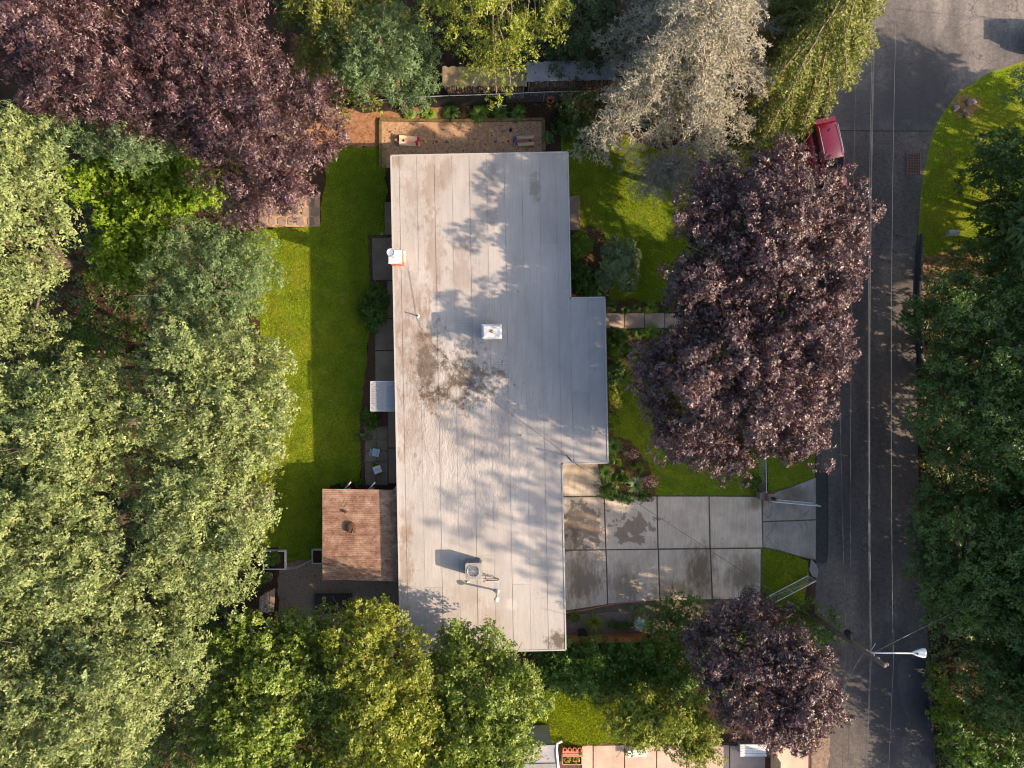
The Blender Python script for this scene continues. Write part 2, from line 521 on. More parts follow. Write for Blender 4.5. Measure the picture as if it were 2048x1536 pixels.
M_CHIP = plain('wood_chips', [(0.24, 0.14, 0.082), (0.34, 0.215, 0.13), (0.43, 0.285, 0.185)], 5.0, 0.95, 0.9, 25, detail=8, speck=(5.5, 0.70, (0.06, 0.04, 0.025)))
M_LITTER = plain('dry_litter', [(0.10, 0.068, 0.045), (0.17, 0.12, 0.085), (0.24, 0.18, 0.135)], 5.0, 0.95, 0.9, 25, detail=8)
M_GRAVEL = plain('gravel', [(0.08, 0.060, 0.047), (0.15, 0.115, 0.092), (0.26, 0.20, 0.165)], 14.0, 0.95, 1.0, 30, detail=8, speck=(2.2, 0.62, (0.11, 0.075, 0.035)))
M_MULCH = plain('mulch', [(0.040, 0.020, 0.012), (0.075, 0.036, 0.022), (0.12, 0.062, 0.038)], 8.0, 0.95, 0.9, 30, detail=8)
M_RUST = plain('red_soil', [(0.16, 0.075, 0.035), (0.25, 0.125, 0.062), (0.33, 0.175, 0.095)], 3.0, 0.95, 0.8, 20, detail=8)
M_ROOF = roof_mat()
M_WALL = plain('house_siding', [(0.42, 0.40, 0.36), (0.50, 0.47, 0.43)], 2.0, 0.8, 0.2)
M_TRIM = plain('edge_metal', [(0.30, 0.288, 0.272), (0.36, 0.345, 0.325)], 2.0, 0.45, 0.1, spec=0.5)
M_WHITE = plain('white_paint', [(0.52, 0.51, 0.49), (0.64, 0.63, 0.61)], 3.0, 0.5, 0.1)
M_GALV = plain('galvanised_steel', [(0.40, 0.42, 0.44), (0.55, 0.57, 0.58)], 4.0, 0.45, 0.05, metal=0.6)
M_STEEL = plain('bright_steel', [(0.60, 0.62, 0.64), (0.72, 0.74, 0.76)], 4.0, 0.3, 0.05, metal=0.9)
M_DARK = plain('dark_rubber', [(0.010, 0.010, 0.011), (0.022, 0.022, 0.023)], 5.0, 0.6, 0.2)
M_BLACK = plain('black_tarp', [(0.010, 0.010, 0.012), (0.02, 0.02, 0.023)], 1.2, 0.42, 0.6, 2.5, spec=0.5)
M_ACGREY = plain('unit_paint', [(0.18, 0.18, 0.17), (0.24, 0.24, 0.225)], 4.0, 0.5, 0.1)
M_BRICK = plain('brick', [(0.28, 0.085, 0.045), (0.40, 0.14, 0.075), (0.46, 0.19, 0.11)], 6.0, 0.9, 0.5, rnd=0.25)
M_MORTAR = plain('mortar', [(0.30, 0.28, 0.25), (0.38, 0.35, 0.32)], 8, 0.95, 0.4)
M_STONE = plain('stone', [(0.10, 0.078, 0.060), (0.16, 0.13, 0.105), (0.22, 0.18, 0.15)], 3.5, 0.9, 0.6, rnd=0.2)
M_WOODO = plain('orange_fence_wood', [(0.23, 0.085, 0.022), (0.32, 0.125, 0.035), (0.40, 0.17, 0.055)], 3.0, 0.75, 0.3, sxyz=(8, 8, 0.6), rnd=0.15)
M_WOOD = plain('weathered_wood', [(0.15, 0.11, 0.075), (0.24, 0.18, 0.125), (0.31, 0.24, 0.17)], 3.0, 0.85, 0.4, sxyz=(2, 9, 2), rnd=0.15)
M_WOODY = plain('pale_wood', [(0.40, 0.28, 0.17), (0.50, 0.36, 0.23), (0.58, 0.44, 0.30)], 2.5, 0.7, 0.3, sxyz=(1, 9, 2), rnd=0.12)
M_WOODR = plain('reddish_wood', [(0.24, 0.085, 0.060), (0.31, 0.12, 0.085), (0.37, 0.155, 0.11)], 2.5, 0.7, 0.3, sxyz=(1, 9, 2), rnd=0.12)
M_TIMBER = plain('mossy_timber', [(0.07, 0.05, 0.02), (0.13, 0.095, 0.035), (0.20, 0.14, 0.06)], 4.0, 0.9, 0.5, rnd=0.15)
M_BARK = plain('bark', [(0.045, 0.034, 0.026), (0.09, 0.070, 0.054), (0.16, 0.125, 0.095)], 5.0, 0.95, 0.9, sxyz=(3, 3, 0.6), rnd=0.2)
M_BARKP = plain('pale_bark', [(0.16, 0.115, 0.08), (0.26, 0.20, 0.145), (0.34, 0.27, 0.20)], 5.0, 0.95, 0.6, sxyz=(3, 3, 0.6))
M_GLASS = plain('window_glass', [(0.015, 0.02, 0.025), (0.03, 0.035, 0.04)], 1.0, 0.08, 0, spec=0.8)
M_TERRA = plain('terracotta', [(0.30, 0.10, 0.05), (0.40, 0.15, 0.085)], 6, 0.85, 0.3)
M_WIRE = plain('weathered_cable', [(0.09, 0.09, 0.088), (0.14, 0.14, 0.137)], 2.0, 0.5)
M_WIREK = plain('black_cable', [(0.03, 0.028, 0.027), (0.045, 0.043, 0.04)], 2.0, 0.6)

# ---------------------------------------------------------------- ground and paving
def structure(name, pts, z, mat, label=None):
    o = MB().sheet(pts, z).build(name, mat)
    return tag(o, label, None, None, 'structure')

def jag(pts, amp=4.0, step=14.0, seed=1):
    """the same outline with a ragged edge (photograph pixels)"""
    r = random.Random(seed); out = []
    for i in range(len(pts)):
        (xa, ya), (xb, yb) = pts[i], pts[(i + 1) % len(pts)]
        L = math.hypot(xb - xa, yb - ya); n = max(1, int(L / step))
        for k in range(n):
            f = k / n; j = 0 if k == 0 else r.uniform(-amp, amp)
            out.append((xa + (xb - xa) * f - (yb - ya) / max(L, 1e-6) * j, ya + (yb - ya) * f + (xb - xa) / max(L, 1e-6) * j))
    return out

structure('ground', [(-220, -220), (220, -220), (220, 220), (-220, 220)], 0.0, M_SOIL, 'bare brown soil and leaf litter under the trees')
STREET = [(1612, 1760), (1622, 1536), (1632, 1130), (1632, 950), (1640, 600), (1645, 262), (1866, 262), (1850, 330), (1840, 400), (1832, 560), (1833, 800), (1838, 1000), (1850, 1200), (1858, 1300), (1868, 1480), (1874, 1600), (1880, 1760)]
CROSS = [(1648, 262), (1660, -200), (2400, -330), (2400, 40), (2180, 95), (2048, 122), (1975, 147), (1920, 182), (1888, 222), (1866, 262)]
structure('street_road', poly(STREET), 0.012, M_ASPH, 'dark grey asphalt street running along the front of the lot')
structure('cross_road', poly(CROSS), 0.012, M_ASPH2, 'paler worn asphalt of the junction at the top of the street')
structure('lawn_verge', poly([(2400, 40), (2180, 92), (2048, 118), (1970, 143), (1916, 178), (1884, 218), (1860, 262), (1844, 330), (1834, 400), (1828, 560), (1900, 560), (2000, 560), (2400, 560)]), 0.006, M_LAWN, 'shaded grass verge curving round the junction corner')
LAWN_BACK = [(520, 456), (640, 452), (655, 295), (770, 293), (778, 470), (740, 482), (742, 640), (722, 840), (722, 962), (660, 972), (650, 1115), (576, 1125), (556, 1092), (512, 1098), (508, 1020), (520, 900), (515, 760), (522, 640), (505, 560)]
LAWN_BACK = jag(LAWN_BACK, 4, 12, 2)
structure('lawn_back', poly(LAWN_BACK), 0.006, M_LAWN, 'back lawn half in the shade of the house')
LAWN_FRONT = [(1120, 262), (1180, 292), (1240, 268), (1320, 300), (1400, 285), (1512, 300), (1528, 700), (1528, 996), (1308, 998), (1120, 998)]
LAWN_FRONT = jag(LAWN_FRONT, 5, 12, 3)
structure('lawn_front', poly(LAWN_FRONT), 0.006, M_LAWN, 'front lawn between the house and the purple maple')
VERGE = [(1524, 240), (1638, 240), (1632, 600), (1630, 955), (1550, 985), (1536, 985), (1530, 700)]
structure('lawn_strip', poly(VERGE), 0.008, M_LAWN, 'grass strip between front fence and street')
DLAWN = [(1524, 1096), (1545, 1098), (1616, 1121), (1618, 1150), (1600, 1230), (1524, 1200)]
structure('lawn_corner', poly(jag(DLAWN, 1.5, 8, 5)), 0.006, M_LAWN, 'small grass corner beside the driveway apron')
NLAWN = [(1055, 1385), (1160, 1375), (1260, 1400), (1330, 1430), (1330, 1488), (1060, 1494)]
NLAWN = jag(NLAWN, 6, 10, 4)
structure('lawn_neighbour', poly(NLAWN), 0.006, M_LAWN, 'sunny patch of grass behind the tree at the bottom')
structure('wood_chip_court', poly([(762, 242), (1086, 241), (1088, 345), (762, 335)]), 0.010, M_CHIP, 'tan wood chip court behind the house')
structure('bare_red_soil', poly(jag([(655, 216), (760, 214), (900, 212), (900, 243), (760, 246), (758, 293), (655, 300), (590, 285)], 4, 10, 9)), 0.005, M_RUST, 'orange bare soil by the wood chip court')
structure('gravel_yard', poly(jag([(556, 1130), (640, 1112), (800, 1125), (800, 1290), (700, 1300), (560, 1240)], 4, 10, 10)), 0.007, M_GRAVEL, 'grey gravel yard beside the patio cover')
structure('flower_bed_mulch', poly(jag([(1120, 928), (1200, 880), (1218, 870), (1262, 880), (1300, 935), (1315, 995), (1262, 1004), (1215, 1000), (1190, 960)], 4, 10, 6)), 0.012, M_MULCH, 'dark mulch bed at the corner of the house')
structure('bare_verge_soil', poly(jag([(1836, 512), (1880, 505), (1960, 498), (2010, 520), (1980, 570), (1900, 590), (1840, 600)], 7, 10, 21)), 0.010, M_RUST, 'bare tan soil where the verge meets the roadside trees')
structure('stone_dirt', poly(jag([(1902, 205), (1925, 190), (1955, 193), (1960, 212), (1940, 238), (1918, 236)], 5, 8, 22)), 0.010, M_RUST, 'bare dirt patch round the verge stones')
structure('side_bed_mulch', poly(jag([(1136, 450), (1200, 455), (1218, 500), (1216, 598), (1136, 600)], 4, 10, 7)), 0.012, M_MULCH, 'mulch bed along the east wall')
structure('path_bed_mulch', poly(jag([(1208, 600), (1345, 604), (1345, 690), (1275, 690), (1240, 780), (1226, 880), (1208, 880)], 4, 10, 8)), 0.011, M_MULCH, 'mulch bed beside the front walk')
structure('west_bed_mulch', poly([(736, 470), (790, 470), (790, 850), (735, 850), (728, 960), (722, 962), (720, 840), (742, 640)]), 0.009, M_MULCH, 'mulch strip along the west wall')
structure('south_bed_soil', poly([(1128, 1218), (1300, 1200), (1522, 1200), (1522, 1250), (1290, 1266), (1130, 1268)]), 0.006, M_GRAVEL, 'soil bed south of the driveway')
structure('puddle_wet_asphalt', poly(jag([(1800, 1318), (1830, 1306), (1848, 1318), (1858, 1400), (1866, 1480), (1868, 1530), (1840, 1500), (1812, 1430), (1795, 1370)], 4, 10, 12)), 0.018,
          plain('wet_asphalt', [(0.010, 0.012, 0.02), (0.018, 0.02, 0.03)], 3, 0.45, 0.25, 20, spec=0.4), 'dark wet patch at the street edge below the lamp')
structure('puddle', poly([(1622, 1118), (1632, 1128), (1637, 1140), (1634, 1156), (1624, 1152), (1618, 1140)]), 0.020,
          plain('puddle_water', [(0.02, 0.022, 0.025), (0.03, 0.032, 0.035)], 3, 0.04, 0, spec=0.8), 'small puddle at the foot of the driveway')

# driveway: every slab a piece of its own with open joints
drv = MB().sheet(poly([(1124, 926), (1202, 926), (1212, 990), (1526, 990), (1526, 1200), (1124, 1232)]), 0.008).build('driveway', M_JOINT)
tag(drv, 'concrete driveway of large square slabs in front of the house', None, None, 'structure')
def slab(name, pts, parent, mat, z0=0.009, z1=0.04, bev=0.012):
    p = poly(pts); c = sum(p, Vector()) / len(p)
    mb = MB(); n = len(p)
    ar = sum(p[i].x * p[(i + 1) % n].y - p[(i + 1) % n].x * p[i].y for i in range(n))
    if ar < 0: p = p[::-1]
    ins = [q + (c - q).normalized() * bev * 1.4 for q in p]
    vs = [(q.x, q.y, z0) for q in p] + [(q.x, q.y, z1 - bev) for q in p] + [(q.x, q.y, z1) for q in ins]
    fs = [tuple(range(2 * n, 3 * n))]
    for k in (0, n):
        fs += [(k + i, k + (i + 1) % n, k + n + (i + 1) % n, k + n + i) for i in range(n)]
    return mb.add(vs, fs).build(name, mat, parent)
for pts in ([(1124, 928), (1196, 928), (1207, 991), (1126, 992)],
            [(1126, 994), (1207, 994), (1210, 1098), (1127, 1099)], [(1209.5, 994), (1312.5, 993), (1314.5, 1097), (1212.5, 1098)],
            [(1315, 993), (1416.5, 993), (1418.5, 1095.5), (1317, 1096.5)], [(1419, 993), (1522, 994), (1524.5, 1094.5), (1421, 1095.5)],
            [(1127.5, 1101.5), (1210.5, 1100.5), (1214, 1208), (1129, 1221)], [(1213, 1100.5), (1315, 1099.5), (1318, 1200), (1216.5, 1207)],
            [(1317.5, 1099.5), (1419, 1098.5), (1423, 1198), (1320.5, 1199.5)], [(1421.5, 1098.5), (1521, 1097.5), (1520, 1197), (1425.5, 1198)]):
    slab('slab', pts, drv, M_DRIVE)
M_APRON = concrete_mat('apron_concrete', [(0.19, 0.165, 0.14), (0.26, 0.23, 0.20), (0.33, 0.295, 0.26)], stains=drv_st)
apr = MB().sheet(poly([(1526, 990), (1632, 955), (1632, 1121), (1526, 1096)]), 0.009).build('driveway_apron', M_JOINT)
tag(apr, 'cracked concrete apron where the driveway meets the street', None, None, 'structure')
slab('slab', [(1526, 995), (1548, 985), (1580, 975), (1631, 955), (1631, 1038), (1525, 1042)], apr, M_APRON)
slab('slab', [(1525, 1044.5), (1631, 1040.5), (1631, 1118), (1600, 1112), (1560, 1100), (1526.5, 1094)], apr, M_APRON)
# cracks in the apron (real grooves filled with dirt, thin raised fillets of tar)
crk = MB()
rc = random.Random(5)
for a, bb in (((1545, 1012), (1537, 1036)), ((1528, 1026), (1537, 1036)), ((1551, 1046), (1535, 1073)), ((1535, 1073), (1551, 1098)), ((1592, 1043), (1606, 1058)), ((1611, 1043), (1616, 1056)), ((1606, 1030), (1622, 1020))):
    A, B = W(*a, .041), W(*bb, .041); n = 7
    pts = [A.lerp(B, i / n) + Vector((rc.uniform(-.05, .05), rc.uniform(-.05, .05), 0)) for i in range(n + 1)]
    crk.tube(pts, 0.010, 4)
tag(crk.build('crack_filler', M_ASPH3, apr), None, None, None, None)
structure('asphalt_patch', poly([(1632, 942), (1650, 944), (1655, 950), (1656, 1040), (1654, 1120), (1648, 1128), (1632, 1126)]), 0.016, M_ASPH3, 'darker asphalt patch along the driveway mouth')
seam = MB()
for line in ([(1633, 940), (1648, 941), (1655, 948), (1656, 1000), (1656, 1060), (1655, 1110), (1653, 1124)], [(1648, 262), (1700, 261), (1780, 262), (1862, 262)],
             [(1836, 470), (1831, 520), (1830, 620)]):
    seam.tube([W(x, y, 0.013) for x, y in line], 0.03, 5)
tag(seam.build('tar_seam', M_ASPH3), 'black tar seams sealing joints in the street asphalt', None, None, 'structure')
# asphalt berm at the east kerb
bm_ = MB()
bp = [(1836, 468), (1832, 520), (1831, 600), (1834, 690), (1838, 800)]
bm_.tube([W(x + 6, y, -0.06) for x, y in bp], [0.12, 0.24, 0.26, 0.24, 0.1], 8)
tag(bm_.build('kerb', M_ASPH3, smooth=True), 'low black asphalt kerb along the shaded side of the street', None, None, 'structure')
# paths
walk = MB().sheet(poly([(1208, 624), (1530, 624), (1530, 660), (1208, 660)]), 0.013).build('front_path', M_MULCH)
tag(walk, 'pinkish front walk between daylilies', None, None, 'structure')
xx = 1209
for k in range(8):
    slab('slab', [(xx, 627), (xx + 39, 626), (xx + 39, 656), (xx, 657)], walk, M_PINK, 0.014, 0.05)
    xx += 40.2
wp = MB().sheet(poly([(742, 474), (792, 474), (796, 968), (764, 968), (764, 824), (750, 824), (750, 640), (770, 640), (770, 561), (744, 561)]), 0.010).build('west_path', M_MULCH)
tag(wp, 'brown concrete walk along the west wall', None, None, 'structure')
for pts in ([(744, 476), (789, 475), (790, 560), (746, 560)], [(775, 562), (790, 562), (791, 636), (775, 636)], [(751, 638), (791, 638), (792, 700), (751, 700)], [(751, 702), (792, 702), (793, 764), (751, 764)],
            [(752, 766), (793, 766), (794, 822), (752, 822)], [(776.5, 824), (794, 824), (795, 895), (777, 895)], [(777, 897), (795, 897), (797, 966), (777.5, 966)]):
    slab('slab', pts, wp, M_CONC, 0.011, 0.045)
pav = MB().sheet(poly([(729, 853), (776, 853), (776, 970), (730, 970)]), 0.0125).build('paver_patio', M_GRAVEL)
tag(pav, 'little patio of square pavers by the west wall', None, None, 'structure')
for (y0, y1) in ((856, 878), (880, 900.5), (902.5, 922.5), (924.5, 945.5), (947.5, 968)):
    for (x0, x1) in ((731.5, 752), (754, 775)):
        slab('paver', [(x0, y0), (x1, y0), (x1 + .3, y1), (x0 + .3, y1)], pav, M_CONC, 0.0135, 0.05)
fl = MB().sheet(poly([(515, 395), (640, 390), (640, 453), (522, 455)]), 0.010).build('flagstone_pad', M_CHIP)
tag(fl, 'pad of pinkish flagstones at the lawn edge under the purple tree', None, None, 'structure')
rf = random.Random(3)
for i in range(6):
    for j in range(3):
        x0, y0 = 520 + i * 19.5 + 9 * (j % 2) - 5, 396 + j * 19
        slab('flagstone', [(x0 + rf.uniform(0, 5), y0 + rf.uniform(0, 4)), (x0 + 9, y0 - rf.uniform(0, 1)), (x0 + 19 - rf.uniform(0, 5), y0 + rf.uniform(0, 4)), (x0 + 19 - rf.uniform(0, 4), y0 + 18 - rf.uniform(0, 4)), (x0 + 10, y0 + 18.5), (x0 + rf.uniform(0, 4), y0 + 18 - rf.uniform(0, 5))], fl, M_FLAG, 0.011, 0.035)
# neighbour's patio and drive at the bottom
np_ = MB().sheet(poly([(1120, 1488), (1470, 1486), (1560, 1400), (1622, 1400), (1618, 1760), (1000, 1760), (1000, 1500)]), 0.009).build('neighbour_paving', M_MULCH)
tag(np_, 'sunlit pinkish concrete paving at the bottom of the picture', None, None, 'structure')
for (x0, x1) in ((1164, 1185), (1187, 1248), (1250, 1312), (1314, 1372), (1374, 1458), (1460, 1530)):
    slab('slab', [(x0, 1491), (x1, 1490), (x1, 1590), (x0, 1590)], np_, M_PINK)
for (y0, y1) in ((1405, 1480), (1482, 1590)):
    slab('slab', [(1553, y0), (1617, y0), (1615, y1), (1553, y1)], np_, M_PINK)
structure('litter_strip', poly(jag([(1622, 1430), (1650, 1432), (1660, 1480), (1655, 1560), (1640, 1760), (1612, 1760), (1622, 1536)], 4, 10, 11)), 0.016, M_LITTER, 'strip of dry leaf litter at the street edge')

# ---------------------------------------------------------------- the house
HZ = 3.0
rz = math.atan2(0.0195, 0.9998)
NW = W(783, 312, HZ)
UX = Vector((math.cos(rz), math.sin(rz), 0)); VX = Vector((math.sin(rz), -math.cos(rz), 0))
def HU(u, v, z=0.0):
    q = NW + UX * u + VX * v
    return Vector((q.x, q.y, z))
U1, U2, U3 = 9.90, 11.82, 9.24
V1, V2, V3 = 8.21, 17.48, 27.95
house = thing('house', HU(5, 14, 0), 'long low house with a flat pale grey roll roofing roof', 'house')
OUT = [(0, 0), (U1, 0), (U1, V1), (U2, V1), (U2, V2), (U3, V2), (U3, V3), (0, V3)]
I = 0.42
WALLS = [(I, I), (U1 - I, I), (U1 - I, V1 + I), (U2 - I, V1 + I), (U2 - I, V2 - I), (U3 - I, V2 - I), (U3 - I, V3 - I), (I, V3 - I)]
wall = MB().prism([HU(*p) for p in WALLS], 0.0, 2.76).build('wall', M_WALL, house)
roof = MB().prism([HU(*p) for p in OUT], 2.76, 2.992).build('roof', M_WHITE, house)
# sheets of roll roofing, lapped: each a piece of its own
def sheet(u0, u1, v0, v1, lift):
    z0 = 2.994 + lift; t = 0.006
    q = [(u0, v1), (u1 + 0.03, v1), (u1 + 0.03, v0), (u0, v0)]
    zz = [z0 + 0.009, z0, z0, z0 + 0.009]
    return [HU(a, b, 2.985) for a, b in q] + [HU(a, b, z + t) for (a, b), z in zip(q, zz)]
rr = random.Random(11)
edges = [0.0, 0.42]
while edges[-1] + 0.985 < U2: edges.append(edges[-1] + 0.985)
edges[-1] = U2 - 0.0
def spans(u0, u1):
    if u0 >= U1 - 0.2: return [(V1, V2)]
    if u1 > U3 + 0.3: return [(0, V2)]
    return [(0, V3)]
edges = [0.0, 0.42] + [0.42 + 0.985 * k for k in range(1, 9)] + [U3, U1, 10.87, U2]
for k in range(len(edges) - 1):
    u0, u1 = edges[k], edges[k + 1]
    for (va, vb) in spans(u0, u1):
        cuts = [va]
        c = va + rr.uniform(3.5, 9.5)
        while c < vb - 1.5:
            cuts.append(c); c += rr.uniform(7.5, 9.8)
        cuts.append(vb)
        for i in range(len(cuts) - 1):
            MB().hexa(sheet(u0 + (0.008 if k else 0.0), min(u1, u1 if k == len(edges) - 2 else u1) - (0.03 if k == len(edges) - 2 else 0), cuts[i] + (0.01 if i else 0), cuts[i + 1] + 0.0, 0.004 * (k % 2) + 0.0015 * (i % 2))).build('roof_sheet', M_ROOF, roof)
# dark bitumen bleeding out along the laps
bd = MB(); rs = random.Random(14)
for k in range(1, len(edges) - 1):
    for (va, vb) in spans(edges[k], edges[k + 1]):
        nn_ = int((vb - va) / 1.1)
        bd.tube([HU(edges[k] + .006 + rs.uniform(-.006, .006), va + .06 + (vb - va - .12) * i / nn_, 3.006) for i in range(nn_ + 1)], [rs.uniform(.002, .008) for _ in range(nn_ + 1)], 4)
bd.build('lap_bead', plain('bitumen', [(0.10, 0.09, 0.08), (0.20, 0.185, 0.165)], 4, .8), roof)
# metal edge all round
tr = MB()
n = len(OUT)
def edge_strip(a, b, w=0.07):
    A, B = HU(*a), HU(*b); d = (B - A).normalized(); nrm = Vector((d.y, -d.x, 0))
    A = A - d * 0.012; B = B + d * 0.012
    q = [A + nrm * 0.014, A - nrm * w, B - nrm * w, B + nrm * 0.014]
    return [(p.x, p.y, 2.90) for p in (q[0], q[3], q[2], q[1])] + [(p.x, p.y, 3.032) for p in (q[0], q[3], q[2], q[1])]
for i in range(n):
    a, b = OUT[i], OUT[(i + 1) % n]
    tr.hexa(edge_strip(a, b, 0.06 + 0.001 * i))
tr.build('edge_trim', M_TRIM, roof)
# windows and doors
def opening(name, side, v, w, h, sill):
    """on the west ('w'), east ('e', main), wing ('g') or north wall"""
    u = {'w': I, 'e': U1 - I, 'g': U2 - I, 's': U3 - I}[side]
    sg = -1 if side == 'w' else 1
    c = HU(u + sg * 0.01, v, sill + h / 2)
    ang = rz
    f = MB()
    for dv, dz, sw, sh in ((0, h / 2, w + .12, .08), (0, -h / 2, w + .12, .08), (-w / 2, 0, .08, h), (w / 2, 0, .08, h)):
        f.box(c + VX * dv + Vector((0, 0, dz)), (0.06 if abs(dz) < .01 else 0.07, sw, sh), ang)
    o = f.build(name, M_WHITE, wall)
    MB().box(c, (0.03, w - .06, h - .06), ang).build('pane' if name == 'window' else 'door_leaf', M_GLASS if name == 'window' else M_WOODR, wall)
for s, v, w_, h_, sl in (('w', 3, 1.2, 1.1, 1.1), ('w', 7.2, 1.0, 1.1, 1.1), ('w', 11.5, 1.6, 1.2, 1.0), ('w', 18, 1.6, 1.2, 1.0), ('e', 5.5, 1.4, 1.1, 1.1), ('g', 11, 1.8, 1.3, .9), ('g', 15, 1.8, 1.3, .9), ('s', 25.5, 1.2, 1.1, 1.1)):
    opening('window', s, v, w_, h_, sl)
for s, v in (('w', 4.9), ('e', 3.6), ('w', 14.3), ('g', 9.6)):
    opening('door', s, v, 0.95, 2.05, 0.15)
gar = MB()
for k in range(4): gar.box(HU(U3 - I + 0.012, 22.2, 0.35 + k * 0.52), (0.05, 4.6, 0.50), rz)
gar.build('garage_door', M_WHITE, wall)

# steps
st = thing('concrete_steps', W(1148, 428), 'grey concrete steps at the east side door', 'steps')
MB().slab(W(1143, 428, 0.20), (0.85, 2.05, 0.40), rz, .02).build('step', M_CONC, st)
MB().slab(W(1152, 428, 0.10), (0.45, 2.25, 0.20), rz, .02).build('step', M_CONC, st)
st = thing('concrete_steps', W(780, 438), 'narrow concrete step at the west side door', 'steps')
MB().slab(W(783, 437, 0.12), (0.75, 1.95, 0.24), rz, .02).build('step', M_CONC, st)

# brick chimney with a steel flue at the west edge
CZ = 4.05
cc = W(796, 520, HZ); cc = Vector((cc.x, cc.y, 3.0))
ch = thing('brick_chimney', cc, 'small brick chimney with white cap and steel flue on the roof edge', 'chimney')
CS = 0.66
MB().box(cc + Vector((0, 0, 0.48)), (CS - .03, CS - .03, 0.94), rz).build('core', M_MORTAR, ch)
bw = MB().box((0, 0, 0), (0.205, 0.095, 0.058)); 
rb = random.Random(2)
bme = None
Rm = Matrix.Rotation(rz, 3, 'Z')
for row in range(13):
    z = 3.045 + row * 0.071
    for side in range(4):
        ang = side * math.pi / 2
        offs = (-0.215, 0.0, 0.215) if row % 2 == 0 else (-0.11, 0.11)
        for of in offs:
            loc = Rm @ (Matrix.Rotation(ang, 3, 'Z') @ Vector((of, -CS / 2 + 0.04 + rb.uniform(-.004, .004), 0))) + cc + Vector((0, 0, z - 3.0))
            if bme is None:
                o = MB().box(loc, (0.205, 0.09, 0.060)).build('brick', M_BRICK, ch); bme = o.data
                bme.transform(Matrix.Translation(-(loc - cc))); o.location = loc - cc
            else:
                o = link_mesh('brick', bme, None, ch); o.location = loc - cc
            o.rotation_euler.z = rz + ang
MB().slab(cc + Vector((0, 0, 1.01)), (CS + .08, CS + .08, 0.10), rz, 0.03).build('cap', M_WHITE, ch)
fl_ = MB()
fb = cc + Vector((-.02, .02, 1.05))
fl_.tube([fb, fb + Vector((-.04, .03, .80))], 0.11, 14).build('flue_pipe', M_STEEL, ch, smooth=True)
MB().lathe(fb + Vector((-.04, .03, .74)), [(.12, 0), (.21, .02), (.225, .12), (.225, .20), (.20, .21), (.15, .17)], 18).build('flue_cap', M_GALV, ch, smooth=False)
MB().box(cc + Vector((.36, .2, .02)), (.1, .6, .03), rz).build('flashing', M_WHITE, ch)

# white boxed chimney chase in the middle of the roof
vb = W(985, 667, 3.0); VH = 1.55
chase = thing('chimney_chase', vb, 'white boxed chimney chase with a grey metal top in the roof centre', 'chimney')
MB().box(vb + Vector((0, 0, VH / 2)), (0.98, 0.70, VH), rz).build('box', M_WHITE, chase)
t = MB(); z0 = 3.0 + VH - .05; m3 = Matrix.Rotation(rz, 3, 'Z')
def ringr(hx, hy, z): return [Vector((vb.x, vb.y, 0)) + m3 @ Vector((sx * hx, sy * hy, 0)) + Vector((0, 0, z)) for sx, sy in ((-1, -1), (1, -1), (1, 1), (-1, 1))]
v_ = ringr(.54, .385, z0 - .03) + ringr(.55, .395, z0) + ringr(.43, .275, z0 + .14)
f_ = [(3, 2, 1, 0)] + [(k + i, k + (i + 1) % 4, k + 4 + (i + 1) % 4, k + 4 + i) for k in (0, 4) for i in range(4)]
t.add(v_ + [vb + Vector((0, 0, VH + .13))], f_ + [(8 + i, 8 + (i + 1) % 4, 12) for i in range(4)])
m_top = plain('chase_cap_metal', [(0.42, 0.42, 0.43), (0.50, 0.50, 0.51)], 3, 0.5, 0.1)
t.build('cap', M_WHITE, chase)
MB().add(ringr(.428, .273, z0 + .143) + [vb + Vector((0, 0, VH + .165))], [(i, (i + 1) % 4, 4) for i in range(4)] + [(3, 2, 1, 0)]).build('top_pan', m_top, chase)
m_rust = plain('rust', [(0.16, 0.07, 0.03), (0.30, 0.15, 0.08)], 12, 0.9, 0.4)
MB().lathe(vb + Vector((.02, -.01, VH + .12)), [(.10, 0), (.095, .06), (.03, .075)], 12).build('rusty_collar', m_rust, chase)

# rooftop air conditioner
ab = W(948.5, 1133, 3.0)
ac = thing('air_conditioner', ab, 'square grey air conditioning unit with round fan grille on the roof', 'air conditioner')
AH, AW = 0.86, 0.86
def rrect(c, h, r, z, n=4):
    out = []
    for qx, qy, a0 in ((1, 1, 0), (-1, 1, 90), (-1, -1, 180), (1, -1, 270)):
        for k in range(n + 1):
            a = R(a0 + 90 * k / n)
            out.append(Vector((c.x, c.y, 0)) + m3 @ Vector((qx * (h - r) + r * math.cos(a), qy * (h - r) + r * math.sin(a), 0)) + Vector((0, 0, z)))
    return out
a0, a1 = rrect(ab, AW / 2, .10, 3.10), rrect(ab, AW / 2, .10, 3.10 + AH - .04)
k = len(a0)
mbx = MB().add(a0 + a1, [tuple(range(k - 1, -1, -1)), tuple(range(k, 2 * k))] + [(i, (i + 1) % k, k + (i + 1) % k, k + i) for i in range(k)])
m_coil = plain('coil_grille', [(0.06, 0.06, 0.06), (0.11, 0.11, 0.11)], 20, 0.6, 0.4)
mbx.build('cabinet', m_coil, ac)
cp = MB()
for zz in (3.12, 3.40, 3.66): pass
for q in rrect(ab, AW / 2 - .02, .08, 0, 1)[::1]:
    cp.box(Vector((q.x, q.y, 3.10 + AH / 2)), (.07, .07, AH), rz)
for kk in range(9):
    z = 3.16 + kk * .085
    for sgn, ax in ((1, 0), (-1, 0), (1, 1), (-1, 1)):
        d = (Vector((sgn * (AW / 2 + .004), 0, 0)) if ax == 0 else Vector((0, sgn * (AW / 2 + .004), 0)))
        cp.box(Vector((ab.x, ab.y, z)) + m3 @ d, ((.012, AW - .2, .02) if ax == 0 else (AW - .2, .012, .02)), rz)
cp.build('louvre_guard', M_ACGREY, ac)
